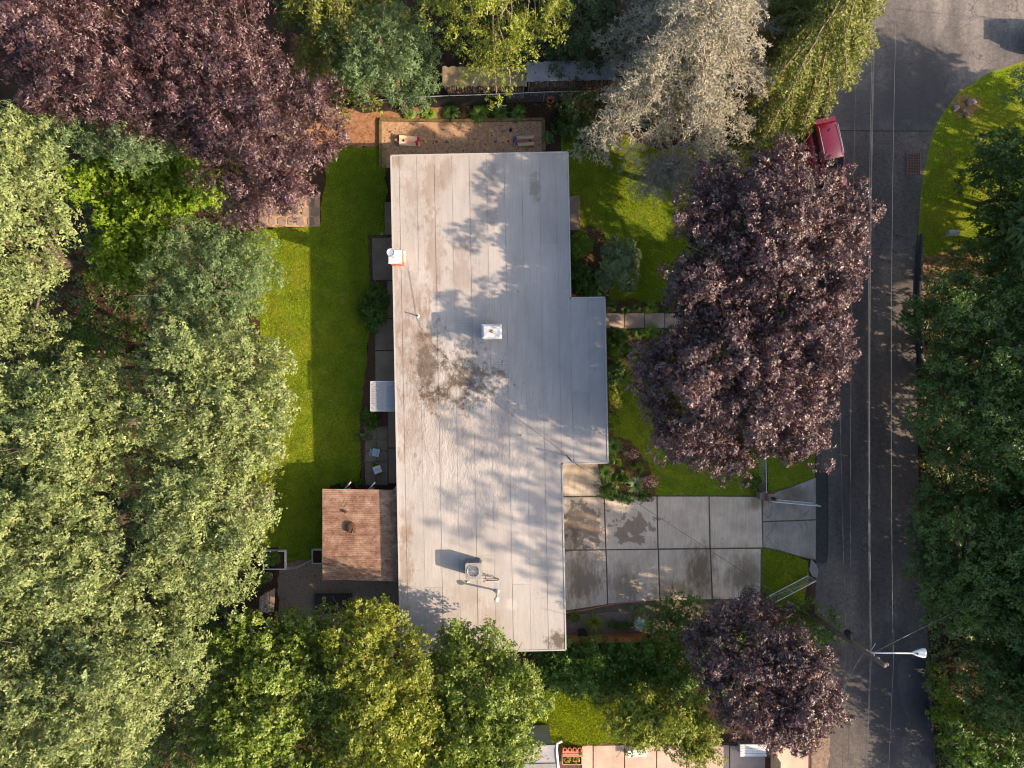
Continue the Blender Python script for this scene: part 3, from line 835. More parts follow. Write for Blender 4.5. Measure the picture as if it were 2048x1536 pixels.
top_o, top_i = rrect(ab, AW / 2 + .01, .11, 3.10 + AH, 8), []
nn = len(top_o)
for q in top_o:
    d = (q - Vector((ab.x, ab.y, q.z))).normalized(); top_i.append(Vector((ab.x, ab.y, 3.10 + AH + .01)) + d * .335)
low_o = [q - Vector((0, 0, .07)) for q in top_o]; low_i = [q - Vector((0, 0, .10)) for q in top_i]
MB().add(top_o + top_i + low_o + low_i, [(i, (i + 1) % nn, nn + (i + 1) % nn, nn + i) for i in range(nn)] + [(2 * nn + i, 2 * nn + (i + 1) % nn, (i + 1) % nn, i) for i in range(nn)]
         + [(nn + i, nn + (i + 1) % nn, 3 * nn + (i + 1) % nn, 3 * nn + i) for i in range(nn)]).build('top_panel', M_ACGREY, ac)
fan = MB()
for kk in range(4):
    a = R(45 + 90 * kk); d = Vector((math.cos(a), math.sin(a), 0)); pn = Vector((-d.y, d.x, 0))
    c0 = Vector((ab.x, ab.y, 3.10 + AH - .12))
    fan.add([c0 + d * .07 + pn * .05 + Vector((0, 0, .03)), c0 + d * .30 + pn * .12 + Vector((0, 0, .03)), c0 + d * .30 - pn * .10 - Vector((0, 0, .02)), c0 + d * .07 - pn * .05 - Vector((0, 0, .02))], [(0, 1, 2, 3)])
fan.lathe(Vector((ab.x, ab.y, 3.10 + AH - .16)), [(.08, 0), (.08, .08), (.05, .09)], 12)
fan.build('fan', M_GALV, ac)
gr = MB()
for r_ in (.05, .10, .15, .20, .25, .30, .335):
    pts = [Vector((ab.x + r_ * math.cos(R(a)), ab.y + r_ * math.sin(R(a)), 3.10 + AH + .025 + (.335 - r_) * .08)) for a in range(0, 361, 20)]
    gr.tube(pts, .0045 if r_ < .33 else .012, 4, False)
for a in range(0, 360, 45):
    gr.tube([Vector((ab.x, ab.y, 3.10 + AH + .05)), Vector((ab.x + .335 * math.cos(R(a)), ab.y + .335 * math.sin(R(a)), 3.10 + AH + .025))], .005, 4)
gr.build('fan_grille', M_GALV, ac)
ft = MB()
for sx in (-1, 1): ft.box(Vector((ab.x, ab.y, 3.055)) + m3 @ Vector((sx * .32, 0, 0)), (.10, .95, .09), rz)
ft.build('sleeper', M_WOOD, ac)
ps = thing('pipe_stand', W(985, 1158, 3.0), 'thin dark metal line set and pipe rack beside the air conditioner', 'pipes')
pm = MB()
def RP(x, y, h): q = W(x, y, 3.0 + h); return q
pm.tube([RP(969, 1148, .02), RP(970, 1148, .35), RP(972, 1160, .35), RP(996, 1161, .30)], .022, 6)
pm.tube([RP(967, 1157, .30), RP(975, 1158, .32), RP(997, 1157, .22), RP(998, 1160, .02)], .018, 6)
pm.tube([RP(973, 1151, .3), RP(998, 1158, .2)], .014, 6)
pm.build('pipe', M_DARK, ps)
MB().slab(RP(982, 1163, .02), (.75, .10, .05), rz).build('base_rail', M_TRIM, ps)
vp = W(994.5, 1182, 3.0)
v = thing('vent_pipe', vp, 'tall grey vent pipe with a round white cap beside the air conditioner', 'vent')
vt = vp + Vector((-.01, -.12, 1.10))
MB().tube([vp, vp + Vector((0, 0, .25)), vt], .055, 10).build('pipe', M_GALV, v, smooth=True)
MB().lathe(vp, [(.14, 0), (.13, .02), (.065, .12)], 12).build('flashing', M_GALV, v)
MB().lathe(vt + Vector((0, 0, -.05)), [(.06, 0), (.13, .03), (.14, .10), (.08, .16), (.02, .17)], 14).build('cap', M_WHITE, v, smooth=True)
MB().box(W(936.5, 1164, 3.05), (.13, .07, .08), rz).build('conduit_box', M_WHITE, roof)
v2 = W(836, 632, 3.0)
v = thing('soil_vent', v2, 'short thin plumbing vent near the west roof edge', 'vent')
MB().tube([v2, v2 + Vector((0, 0, .42))], .035, 8).build('pipe', M_DARK, v)
MB().lathe(v2, [(.10, 0), (.09, .015), (.04, .05)], 10).build('collar', M_WHITE, v)
v3 = W(1042, 871, 3.0)
v = thing('soil_vent', v3, 'tiny plumbing vent in the shaded part of the roof', 'vent')
MB().tube([v3, v3 + Vector((0, 0, .2))], .03, 8).build('pipe', M_DARK, v)
MB().lathe(v3, [(.07, 0), (.06, .015), (.035, .04)], 10).build('collar', M_GALV, v)
# cable lying across the roof
cb = MB()
rw = random.Random(8)
line = [(812, 512), (818, 540), (824, 575), (830, 610), (833, 632), (842, 655), (868, 690), (905, 726), (950, 775), (1000, 812), (1060, 855), (1105, 888), (1128, 905)]
cb.tube([W(x, y, 3.04 + (0.35 if i == 0 else 0)) for i, (x, y) in enumerate(line)], .0065, 4)
tag(cb.build('roof_cable', M_WIREK), 'thin black cable lying diagonally across the roof', 'cable')
# electrical weatherhead at the roof corner
wh = thing('service_mast', W(1136, 915, 3.0), 'dark electric service mast at the roof corner over the driveway', 'mast')
q = W(1134, 912, 3.0)
MB().tube([q, q + Vector((.05, -.05, .9)), q + Vector((.12, -.12, 1.02)), q + Vector((.2, -.2, .94))], .035, 8).build('mast_pipe', M_DARK, wh)
sw = MB()
for k in range(3):
    sw.tube([q + Vector((.2, -.2, .94)), q + Vector((.3 + .05 * k, -.1 - .1 * k, .75)), q + Vector((.42, -.35, .9)), q + Vector((.6, -.45, 1.0))], .010, 5)
sw.build('drip_loop', M_WIREK, wh)
MB().tube([q + Vector((-.25, .2, .03)), q + Vector((-.1, .05, .2)), q + Vector((.0, 0, .6))], .012, 5).build('brace', M_GALV, wh)
# twigs on the roof
rt = random.Random(21)
for k, (x, y) in enumerate(((831, 915), (1155, 885), (1190, 745), (1035, 580), (1110, 620), (1148, 622))):
    p0 = W(x, y, 3.035); a = rt.uniform(0, 6.28); L = rt.uniform(.12, .3)
    o = MB().tube([p0, p0 + Vector((math.cos(a) * L * .5, math.sin(a) * L * .5, .03)), p0 + Vector((math.cos(a + .5) * L, math.sin(a + .5) * L, .005))], .008, 4).build('fallen_twig', M_BARK)
    tag(o, ['dark fallen twig by the sunlit west roof edge', 'curled dark twig by the service mast', 'dark twig near the east edge of the wing roof', 'dark twig north east of the chimney chase', 'tiny dark twig at the notch of the wing roof', 'dark speck of twig just below the wing notch'][k], 'twig', 'twigs fallen on the roof')

# ---------------------------------------------------------------- corrugated patio cover west of the house
pc = thing('patio_cover', W(720, 1070), 'patio cover with a rusty brown corrugated roof on white posts', 'patio cover')
ZE, ZW = 2.52, 2.14
x0 = W(645, 1070, ZW).x; x1 = W(796, 1070, ZE).x + .05
y0 = W(700, 980, 2.3).y; y1 = W(700, 1160, 2.3).y
def corrug(x0, x1, ya, yb, za, zb, pitch, amp, nseg=4):
    ncy = int(round((ya - yb) / pitch)); n = ncy * nseg + 1
    ys = np.linspace(ya, yb, n); zo = amp * np.cos(np.arange(n) * 2 * math.pi / nseg)
    A = np.stack([np.full(n, x0), ys, za + zo], 1); B = np.stack([np.full(n, x1), ys, zb + zo], 1)
    i = np.arange(n - 1)
    return np.vstack([A, B]), np.stack([i, i + n, i + n + 1, i + 1], 1)
def crg_mat():
    m, nt, b, g = start('corrugated_brown')
    p = g.outputs['Position']
    a = noise(nt, stretch(nt, p, (0.8, 1.2, 1)), 1.6, 8, 0.75)
    c = ramp(nt, a, [(0.32, (0.10, 0.050, 0.033)), (0.44, (0.17, 0.090, 0.060)), (0.54, (0.24, 0.145, 0.10)), (0.66, (0.32, 0.235, 0.165))])
    s = noise(nt, p, 9, 5, 0.75)
    c = mixc(nt, fac_ramp(nt, s, 0.58, 0.70), c, (0.38, 0.30, 0.22))
    s = noise(nt, p, 6, 5, 0.75)
    c = mixc(nt, fac_ramp(nt, s, 0.57, 0.66), c, (0.075, 0.04, 0.022))
    lk(nt, c, b.inputs['Base Color']); b.inputs['Roughness'].default_value = 0.8
    return m
M_CRG = crg_mat()
yy = np.linspace(y0, y1, 5)
for k in range(4):      # four overlapping corrugated panels
    vv, qq = corrug(x0, x1, yy[k] + .04, yy[k + 1] - .01, ZW + .006 * (k % 2), ZE + .006 * (k % 2), 0.115, 0.012)
    np_mesh('roof_panel', vv, qq, M_CRG, pc)
MB().box(((x0 + .02), (y0 + y1) / 2, ZW - .06), (.06, abs(y0 - y1) + .1, .10)).build('gutter', M_TRIM, pc)
bm2 = MB()
MB().box(((x0 + x1) / 2, y1 + .03, (ZW + ZE) / 2 - .06), (x1 - x0, .05, .09), 0, (0, -math.atan2(ZE - ZW, x1 - x0))).build('fascia', M_TRIM, pc)
for fx in (.08, .5, .92):
    xx = x0 + (x1 - x0) * fx; zz = ZW + (ZE - ZW) * fx
    MB().box((xx, (y0 + y1) / 2, zz - .10), (.07, abs(y0 - y1) - .1, .12)).build('rafter', M_WHITE, pc)
for i, fx in enumerate((.30, .62, .95)):
    xx = x0 + (x1 - x0) * fx; zz = ZW + (ZE - ZW) * fx
    for yv in (y0 - .25, y1 + .25):
        MB().box((xx - .25, yv, zz / 2 - .08), (.09, .09, zz - .16)).build('post', M_WHITE, pc)
    p0 = Vector((xx - .3, y0 + .02, zz - .55)); p1 = Vector((xx + .25, y0 + .40, zz - .25))
    bb = MB(); bb.tube([p0 + Vector((0, -.2, -.2)), p1], .05, 4); bb.build('brace', M_WHITE, pc)
clump = MB().blob(W(703, 1056, 2.40), (.26, .38, .09), random.Random(4), .25, 10, 6).build('leaf_clump', M_MULCH)
tag(clump, 'clump of brown wet leaves stuck on the corrugated roof', 'leaf clump')
o = MB().tube([W(703, 1068, 2.47), W(707, 1058, 2.52)], .02, 5).build('stick', M_BARK); tag(o, 'short dark stick on the brown leaf clump', 'stick')
cl2 = MB().blob(W(691, 1024, 2.36), (.12, .09, .05), random.Random(5), .25).build('leaf_clump', M_MULCH)
tag(cl2, 'tiny clump of leaves near the top of the corrugated roof', 'leaf clump')
o = MB().tube([W(694, 1018, 2.37), W(699, 1008, 2.37)], .01, 5).build('stick', M_BARK); tag(o, 'thin twig beside the tiny leaf clump', 'stick')

# clear corrugated door canopy
dc = thing('door_canopy', W(766, 792), 'clear corrugated plastic canopy in a pale frame over the west door', 'canopy')
zc = 2.35
def clear_mat():
    m, nt, b, g = start('clear_corrugated')
    b.inputs['Base Color'].default_value = (0.55, 0.57, 0.60, 1); b.inputs['Roughness'].default_value = 0.25
    t_ = nt.nodes.new('ShaderNodeBsdfTransparent'); t_.inputs[0].default_value = (0.85, 0.88, 0.92, 1)
    mx = nt.nodes.new('ShaderNodeMixShader'); mx.inputs[0].default_value = 0.55
    lk(nt, b.outputs[0], mx.inputs[1]); lk(nt, t_.outputs[0], mx.inputs[2]); lk(nt, mx.outputs[0], nt.nodes['Material Output'].inputs[0])
    return m
ax0, ax1, ay0, ay1 = W(741, 0, zc).x, W(800, 0, zc).x, W(0, 763, zc).y, W(0, 822, zc).y
vv, qq = corrug(ax0, ax1, ay0, ay1, zc, zc + .18, 0.10, .012)
np_mesh('plastic_panel', vv, qq, clear_mat(), dc)
for (xa, ya, xb, yb) in ((ax0, ay0, ax1, ay0), (ax0, ay1, ax1, ay1), (ax0, ay0, ax0, ay1), ((ax0 + ax1) / 2, ay0, (ax0 + ax1) / 2, ay1)):
    za = zc - .05 + .18 * (xa - ax0) / (ax1 - ax0); zb = zc - .05 + .18 * (xb - ax0) / (ax1 - ax0)
    MB().tube([(xa, ya, za), (xb, yb, zb)], .03, 4).build('frame_bar', M_WHITE, dc)
for yv, s in ((ay0, -1), (ay1, 1)):
    MB().tube([(ax0 + .03, yv + s * .35, zc - .05), (ax0 + .38, yv + s * .03, zc - .01)], .03, 4).build('corner_brace', M_WHITE, dc)
    MB().box((ax0 + .05, yv + s * .05, zc / 2 - .04), (.07, .07, zc - .08)).build('post', M_WHITE, dc)
dm = MB().slab(W(778, 795, .06), (.55, 1.25, .03), 0).build('door_mat', M_DARK); tag(dm, 'dark door mat under the clear canopy', 'mat')

# ---------------------------------------------------------------- wood chip court
for k, (a, b_) in enumerate((((761, 241), (761, 334)), ((760, 239.5), (900, 241.5)), ((902, 241.5), (1087, 238.5)), ((1087.5, 240), (1088.5, 306)))):
    A, B = W(*a, .08), W(*b_, .08); d = B - A
    o = MB().box((A + B) / 2, (d.length, .16, .16), math.atan2(d.y, d.x)).build('edging_timber', M_TIMBER)
    tag(o, ['mossy timber edging the west side of the wood chip court', 'mossy timber edging the north side near the tall tarp', 'mossy timber edging the north side below the hostas', 'mossy timber edging the east end of the wood chip court'][k], 'timber')
def cornhole(cx, cy, mirror, stripe, cloth, label, clabel):
    L, Wd = 1.2, 0.61
    base = W(cx, cy)
    t = thing('cornhole_board', base, label, 'game board')
    s = -1 if mirror else 1                       # s=1: hole at the west end
    til = math.atan2(.22, L)
    def P(x, y, z=0):                             # x along the board, west = -L/2
        f = (L / 2 - x) / L
        return base + Vector((x * s, y, .09 + .22 * f + z))
    hr, hc = .078, -L / 2 + .23
    ys = [-Wd / 2, -Wd / 6, Wd / 6, Wd / 2]
    mats = [M_WOODY, stripe, M_WOODY]
    for k in range(3):
        mb = MB()
        if k != 1:
            for za, zb in ((0, .02),):
                q = [(-L / 2, ys[k] + .003), (L / 2, ys[k] + .003), (L / 2, ys[k + 1] - .003), (-L / 2, ys[k + 1] - .003)]
                mb.hexa([P(x, y, za) for x, y in q] + [P(x, y, zb) for x, y in q])
        else:
            n = 16; ring = [(hc + hr * math.cos(2 * math.pi * i / n), hr * math.sin(2 * math.pi * i / n)) for i in range(n)]
            def outer(a):
                c_, s_ = math.cos(a), math.sin(a); m_ = max(abs(c_) / .23, abs(s_) / (ys[2] - .003)); return (hc + c_ / m_, s_ / m_)
            outr = [outer(2 * math.pi * i / n) for i in range(n)]
            vs = [P(x, y, .02) for x, y in ring] + [P(x, y, .02) for x, y in outr] + [P(x, y, -.02) for x, y in ring]
            mb.add(vs, [(i, n + i, n + (i + 1) % n, (i + 1) % n) for i in range(n)] + [(i, (i + 1) % n, 2 * n + (i + 1) % n, 2 * n + i) for i in range(n)])
            q = [(hc + .23, ys[1] + .003), (L / 2, ys[1] + .003), (L / 2, ys[2] - .003), (hc + .23, ys[2] - .003)]
            mb.hexa([P(x, y, 0) for x, y in q] + [P(x, y, .02) for x, y in q])
        mb.build('plank', mats[k], t)
    for y in (ys[0] + .012, ys[3] - .012):
        q = [(-L / 2, y - .012), (L / 2, y - .012), (L / 2, y + .012), (-L / 2, y + .012)]
        mb = MB().hexa([P(x, yy_, -.09) for x, yy_ in q] + [P(x, yy_, -.002) for x, yy_ in q]); mb.build('side_rail', M_WOODY, t)
        pz = P(-L / 2 + .06, y)
        MB().box((pz.x, y + base.y, pz.z / 2 - .02), (.06, .03, pz.z - .04)).build('leg', M_WOODY, t)
    MB().sheet([P(hc + .1 * math.cos(a * .785), .1 * math.sin(a * .785)) for a in range(8)], .03).build('hole_shade_sheet', M_DARK, t)  # flat dark sheet stands in for the shade inside the hole
    r = random.Random(int(cx))
    mb = MB()
    for k in range(4):
        q = P(L / 2 - .12 + r.uniform(-.05, .08), -.2 + .13 * k, .05)
        mb.blob(q, (.10, .09, .035), r, .3)
    o = mb.build('bean_bag_pile', cloth); tag(o, clabel, 'bean bags')
M_REDC = plain('red_cloth', [(0.30, 0.02, 0.03), (0.45, 0.04, 0.05)], 8, .9, .3)
M_BLUC = plain('blue_cloth', [(0.05, 0.06, 0.16), (0.10, 0.11, 0.26)], 8, .9, .3)
M_PINKW = plain('pink_wood', [(0.50, 0.24, 0.19), (0.62, 0.34, 0.27)], 2.5, .7, .3, sxyz=(1, 9, 2))
cornhole(820, 284, False, M_PINKW, M_REDC, 'sunlit pink striped cornhole board at the west end of the court', 'red bean bags heaped on the sunlit pink cornhole board')
cornhole(1048, 284, True, M_WOODR, M_BLUC, 'shaded brown striped cornhole board at the east end of the court', 'blue bean bags heaped on the shaded brown cornhole board')
M_YEL = plain('yellow_cloth', [(0.45, 0.32, 0.02), (0.6, 0.45, 0.04)], 8, .9, .2)
for x, y, m_, lab in ((850.5, 284, M_YEL, 'yellow bean bag nearest the pink striped board'), (873.8, 283, M_REDC, 'dark red bean bag in the middle of the wood chips'), (893.5, 284, M_BLUC, 'blue bean bag left of the middle of the court'),
                      (941.6, 285, M_YEL, 'yellow bean bag in the middle of the wood chip court'), (991, 283, M_BLUC, 'blue bean bag halfway to the brown striped board'), (1017, 282.5, M_REDC, 'dull red bean bag next to the brown striped board')):
    tag(MB().blob(W(x, y, .045), (.085, .075, .035), random.Random(int(x)), .2).build('bean_bag', m_), lab, 'bean bag', 'bean bags on the court')
tag(MB().blob(W(1021.5, 260, .05), (.13, .10, .05), random.Random(77), .3).build('dark_stone', M_DARK), 'dark lump on the wood chips above the brown striped board', 'stone')
rl = random.Random(31)
lv, lf = [], []
for k in range(240):     # dead leaves on the court
    x, y = rl.uniform(766, 1082), rl.uniform(244, 312)
    p = W(x, y, .02); a = rl.uniform(0, 6.28); s_ = rl.uniform(.012, .045)
    n0 = len(lv)
    for i in range(4):
        lv.append((p.x + s_ * math.cos(a + i * 1.57) * (1.5 if i % 2 else .8), p.y + s_ * math.sin(a + i * 1.57) * (1.5 if i % 2 else .8), p.z + rl.uniform(0, .03)))
    lf.append((n0, n0 + 1, n0 + 2, n0 + 3))
o = np_mesh('leaf_litter', lv, lf, M_MULCH); tag(o, 'dead brown leaves scattered on the wood chip court', None, None, 'stuff')

# ---------------------------------------------------------------- back fence with black tarp, firewood shelter
fz = 1.35
def chain_mesh(A, B, h, z0, step=.18):
    """diamond wire mesh between two ground points"""
    mb = MB(); A = Vector((A.x, A.y, 0)); B = Vector((B.x, B.y, 0)); d = B - A; L = d.length; d.normalize()
    n = Vector((-d.y, d.x, 0)) * .003
    k = -h
    while k < L:
        for s in (1, -1):
            pts = []
            for (tt, zz) in ((k, 0), (k + h, h)) if s == 1 else ((k, h), (k + h, 0)):
                pts.append((tt, zz))
            (ta, za), (tb, zb) = pts
            ca, cb2 = max(ta, 0), min(tb, L)
            if cb2 <= ca: continue
            zaa = za + (zb - za) * (ca - ta) / (tb - ta); zbb = za + (zb - za) * (cb2 - ta) / (tb - ta)
            p, q = A + d * ca + Vector((0, 0, z0 + zaa)), A + d * cb2 + Vector((0, 0, z0 + zbb))
            mb.add([p - n, p + n, q + n, q - n], [(0, 1, 2, 3)])
            u = Vector((0, 0, .003)); mb.add([p - u, p + u, q + u, q - u], [(0, 1, 2, 3)])
        k += step
    return mb
def gp(x, y): return W(x, y, fz)
fa = thing('wire_fence', W(950, 200), 'back wire fence with a pale top rail behind the hostas', 'fence')
rail = [(722, 206), (763, 199.5), (850, 193), (960, 189.5), (1089, 184), (1196, 182)]
MB().tube([gp(x, y) for x, y in rail], .024, 6).build('top_rail', M_GALV, fa, smooth=True)
for x, y in rail:
    q = gp(x, y); MB().tube([(q.x, q.y, 0), (q.x, q.y, fz + .02)], .028, 6).build('post', M_GALV, fa)
a_, b2 = gp(1012, 187.5), gp(1196, 182); chain_mesh(a_, b2, fz - .05, .03).build('wire_mesh', M_GALV, fa)
tp = MB(); nU, nV = 44, 6; rt = random.Random(6)
gv = []
for i in range(nU + 1):
    f = i / nU; x = 722 + (1012 - 722) * f
    yr = np.interp(x, [r[0] for r in rail], [r[1] for r in rail]); q = gp(x, yr)
    drop = 1.28 if f < .78 else 1.28 - (f - .78) / .22 * .62
    for j in range(nV + 1):
        g = j / nV
        gv.append((q.x, q.y - .035 - .07 * g - .035 * math.sin(f * 37 + g * 3) * g - .03 * math.sin(f * 11), fz - .02 - drop * g))
tf = [(i * (nV + 1) + j, (i + 1) * (nV + 1) + j, (i + 1) * (nV + 1) + j + 1, i * (nV + 1) + j + 1) for i in range(nU) for j in range(nV)]
o = tp.add(gv, tf).build('black_tarp', M_BLACK, None, True); tag(o, 'long black tarp hung along the back wire fence', 'tarp')
q = gp(1006, 196); o = MB().box((q.x, q.y - .2, .75), (.40, .03, .22), .1, (.5, 0)).build('white_board', M_WHITE); tag(o, 'small white board at the end of the black tarp', 'board')

def shelter(xa, xb, ya_, yb_, skew, z, mat, label, slabel, seed):
    c0 = W((xa + xb) / 2, (ya_ + yb_) / 2)
    t = thing('firewood_shelter', c0, label, 'shelter')
    nsh = 3
    P_ = [W(xa, ya_, z), W(xb, ya_ + skew, z), W(xb, yb_ + skew, z), W(xa, yb_, z)]
    for k in range(nsh):
        f0, f1 = k / nsh, (k + 1) / nsh
        nS = 10; vs = []
        rr_ = random.Random(seed + k)
        for i in range(nS + 1):
            f = f0 + (f1 - f0 + .012) * i / nS
            wv = .012 * math.sin(i * 2.2 + k) + rr_.uniform(-.006, .006)
            a1, b1 = P_[0].lerp(P_[1], f), P_[3].lerp(P_[2], f)
            vs += [(a1.x, a1.y + wv * 3, z + .12 + wv + .008 * k), (b1.x, b1.y + wv * 2, z - .03 + wv + .008 * k)]
        n2 = len(vs)
        fs = [(2 * i, 2 * i + 1, 2 * i + 3, 2 * i + 2) for i in range(nS)]
        vs2 = [(x, y, zz - .012) for x, y, zz in vs]
        fs += [(n2 + 2 * i, n2 + 2 * i + 2, n2 + 2 * i + 3, n2 + 2 * i + 1) for i in range(nS)]
        fs += [(2 * i + 1, n2 + 2 * i + 1, n2 + 2 * i + 3, 2 * i + 3) for i in range(nS)] + [(2 * i, 2 * i + 2, n2 + 2 * i + 2, n2 + 2 * i) for i in range(nS)]
        MB().add(vs + vs2, fs).build('roof_sheet', mat, t)
    for f in (.03, .5, .97):
        for (q0, q1, zz) in ((P_[0], P_[1], z + .1), (P_[3], P_[2], z - .05)):
            q = q0.lerp(q1, f); s_ = .12 if zz > z else -.1
            MB().box((q.x, q.y - (.12 if zz > z else -.06), zz / 2), (.09, .09, zz)).build('post', M_WOOD, t)
    r = random.Random(seed)
    mb = MB()
    pa, pb = P_[3].lerp(P_[2], .06), P_[3].lerp(P_[2], .95)
    L = (pb - pa).length; d = (pb - pa).normalized()
    for row in range(11):
        s_ = 0
        while s_ < L:
            rad = r.uniform(.05, .085)
            c = pa + d * s_; zc_ = .09 + row * .125
            if r.random() < .93:
                y_ = c.y + .05 + r.uniform(-.06, .07); ln = r.uniform(.38, .48)
                n_ = 5; ph = r.uniform(0, 6)
                ring = [Vector((c.x + rad * math.cos(ph + 6.283 * i / n_), 0, zc_ + rad * math.sin(ph + 6.283 * i / n_))) for i in range(n_)]
                vs = [(v_.x, y_ - ln * .35, v_.z) for v_ in ring] + [(v_.x, y_ + ln * .65, v_.z) for v_ in ring]
                mb.add(vs, [tuple(range(n_)), tuple(range(2 * n_ - 1, n_ - 1, -1))] + [(i, n_ + i, n_ + (i + 1) % n_, (i + 1) % n_) for i in range(n_)])
            s_ += rad * 2.05
    o = mb.build('firewood_logs', M_LOG); tag(o, slabel, 'firewood', None, 'stuff')
M_LOG = leaf_mat('split_logs', [(0.07, 0.05, 0.04), (0.15, 0.10, 0.07), (0.24, 0.17, 0.12)], 0.0, .9, .1)
M_MOSS = plain('mossy_roof_board', [(0.10, 0.085, 0.05), (0.19, 0.15, 0.09), (0.26, 0.21, 0.14)], 1.8, .9, .3, rnd=.1, speck=(3, .62, (0.09, 0.09, 0.035)))
M_SHEET = plain('old_metal_sheet', [(0.17, 0.17, 0.18), (0.24, 0.24, 0.25), (0.30, 0.29, 0.29)], 1.4, .6, .2, rnd=.1, speck=(1.3, .60, (0.10, 0.045, 0.025)))
shelter(885, 1052, 135, 172, 0, 1.75, M_MOSS, 'firewood shelter with a mossy tan board roof', 'stacked split logs under the mossy tan roof', 40)
shelter(1053, 1230, 126, 163, -4, 1.80, M_SHEET, 'firewood shelter with a wavy grey sheet roof and leaf litter', 'stacked split logs under the grey sheet roof', 60)
t = thing('flower_pot', W(1100, 204), 'terracotta pot on the soil below the fence post', 'pot')
MB().lathe(W(1100, 204), [(.12, 0), (.20, .34), (.23, .34), (.23, .40), (.19, .40), (.18, .3)], 14).build('pot', M_TERRA, t)
MB().lathe(W(1100, 204, .3), [(.17, 0), (.1, .02)], 10).build('compost', M_SOIL, t)

# ---------------------------------------------------------------- west side yard
def table(name, px, py, rot, s, h, n, mat, label, cat, legm=M_DARK):
    b0 = W(px, py, h); b0 = Vector((b0.x, b0.y, 0.05))
    t = thing(name, b0, label, cat)
    m_ = Matrix.Rotation(rot, 3, 'Z')
    w_ = s[1] / n
    for k in range(n):
        MB().slab(b0 + m_ @ Vector((0, -s[1] / 2 + w_ * (k + .5), 0)) + Vector((0, 0, h)), (s[0], w_ - .015, .03), rot, .006).build('slat', mat, t)
    for sx in (-1, 1):
        for sy in (-1, 1):
            MB().tube([b0 + m_ @ Vector((sx * s[0] * .46, sy * s[1] * .46, 0)), b0 + m_ @ Vector((sx * s[0] * .42, sy * s[1] * .42, h - .02))], .016, 5).build('leg', legm, t)
    return t, b0
M_BLUW = plain('blue_grey_paint', [(0.30, 0.37, 0.42), (0.40, 0.47, 0.52)], 3, .55, .1)
t, b0 = table('patio_chair', 752, 905, R(78), (.46, .44), .45, 3, M_BLUW, 'pale blue slatted patio chair on the pavers', 'chair')
m_ = Matrix.Rotation(R(78), 3, 'Z')
for k in range(2):
    c = b0 + m_ @ Vector((0, .24 + .03 * k, .60 + k * .2)); MB().box(c, (.44, .02, .14), R(78)).build('back_slat', M_BLUW, t)
for sx in (-1, 1):
    MB().tube([b0 + m_ @ Vector((sx * .2, .21, .42)), b0 + m_ @ Vector((sx * .2, .29, .9))], .014, 5).build('back_post', M_DARK, t)
table('side_table', 755, 939, R(20), (.48, .46), .42, 2, M_WHITE, 'small white square table on the pavers', 'table', M_WHITE)
def bed(name, x0, y0, x1, y1, h, mat, label, soil=M_SOIL):
    c = W((x0 + x1) / 2, (y0 + y1) / 2)
    t = thing(name, c, label, 'planter')
    A, B = W(x0, y0), W(x1, y1)
    w_, d_ = B.x - A.x, A.y - B.y
    for dx, dy, sx, sy in ((0, d_ / 2, w_ + .06, .06), (0, -d_ / 2, w_ + .06, .06), (w_ / 2, 0, .06, d_ - .06), (-w_ / 2, 0, .06, d_ - .06)):
        MB().slab(c + Vector((dx, dy, h / 2)), (sx, sy, h), 0, .008).build('board', mat, t)
    MB().box(c + Vector((0, 0, h * .4)), (w_ - .07, d_ - .07, h * .7)).build('compost', soil, t)
    return c
bed('raised_bed', 530, 1100, 573, 1136, .32, M_WHITE, 'raised bed in a white frame full of green plants by the lawn corner')
bed('trough_planter', 628, 1097, 648, 1124, .40, M_GALV, 'grey trough planter against the patio cover')
wf = thing('wire_fence', W(600, 1125), 'low wire garden fence between the white raised bed and the grey trough', 'fence')
for x, y in ((577, 1134), (600, 1131), (628, 1116)):
    q = W(x, y); MB().tube([(q.x, q.y, 0), (q.x, q.y, .72)], .014, 5).build('post', M_GALV, wf)
for (a, b_) in (((577, 1134), (600, 1131)), ((600, 1131), (628, 1116))):
    A, B = W(*a), W(*b_)
    mb = MB()
    for zz in (.06, .22, .38, .54, .70): mb.tube([(A.x, A.y, zz), (B.x, B.y, zz)], .006, 4)
    for k in range(1, 6):
        q = A.lerp(B, k / 6); mb.tube([(q.x, q.y, .04), (q.x, q.y, .71)], .005, 4)
    mb.build('wire_panel', M_GALV, wf)
bn = thing('wooden_bench', W(534, 1200), 'weathered wooden slat bench by the gravel yard', 'bench')
for k in range(6):
    x = 519 + k * 5; q0, q1 = W(x + 1, 1226 - k * 0.5, .42), W(x + 4.5 if k > 3 else x + 3, 1193 - k * 3.2, .42)
    MB().box((q0 + q1) / 2, ((q1 - q0).length, .135, .035), math.atan2((q1 - q0).y, (q1 - q0).x)).build('slat', M_WOOD, bn)
for x, y in ((522, 1222), (542, 1222), (522, 1196), (543, 1184)):
    q = W(x, y, .4); MB().box((q.x, q.y, .2), (.08, .08, .40)).build('leg', M_WOOD, bn)
bk = thing('black_trampoline_mat', W(667, 1207), 'flat black mat frame lying in the gravel shade', 'mat')
MB().slab(W(667, 1207, .12), (2.25, 1.15, .20), 0, .03).build('pad', M_DARK, bk)
for k in range(3): MB().box(W(645 + 22 * k, 1207, .235), (.03, 1.1, .02)).build('seam_strip', M_BLACK, bk)
cr = thing('flower_pot', W(540, 1150), 'round pale pot of yellow green leaves beside the raised bed', 'pot')
MB().lathe(W(540, 1150), [(.18, 0), (.27, .35), (.29, .35), (.29, .40), (.25, .40), (.24, .33)], 16).build('pot', M_STONE, cr)
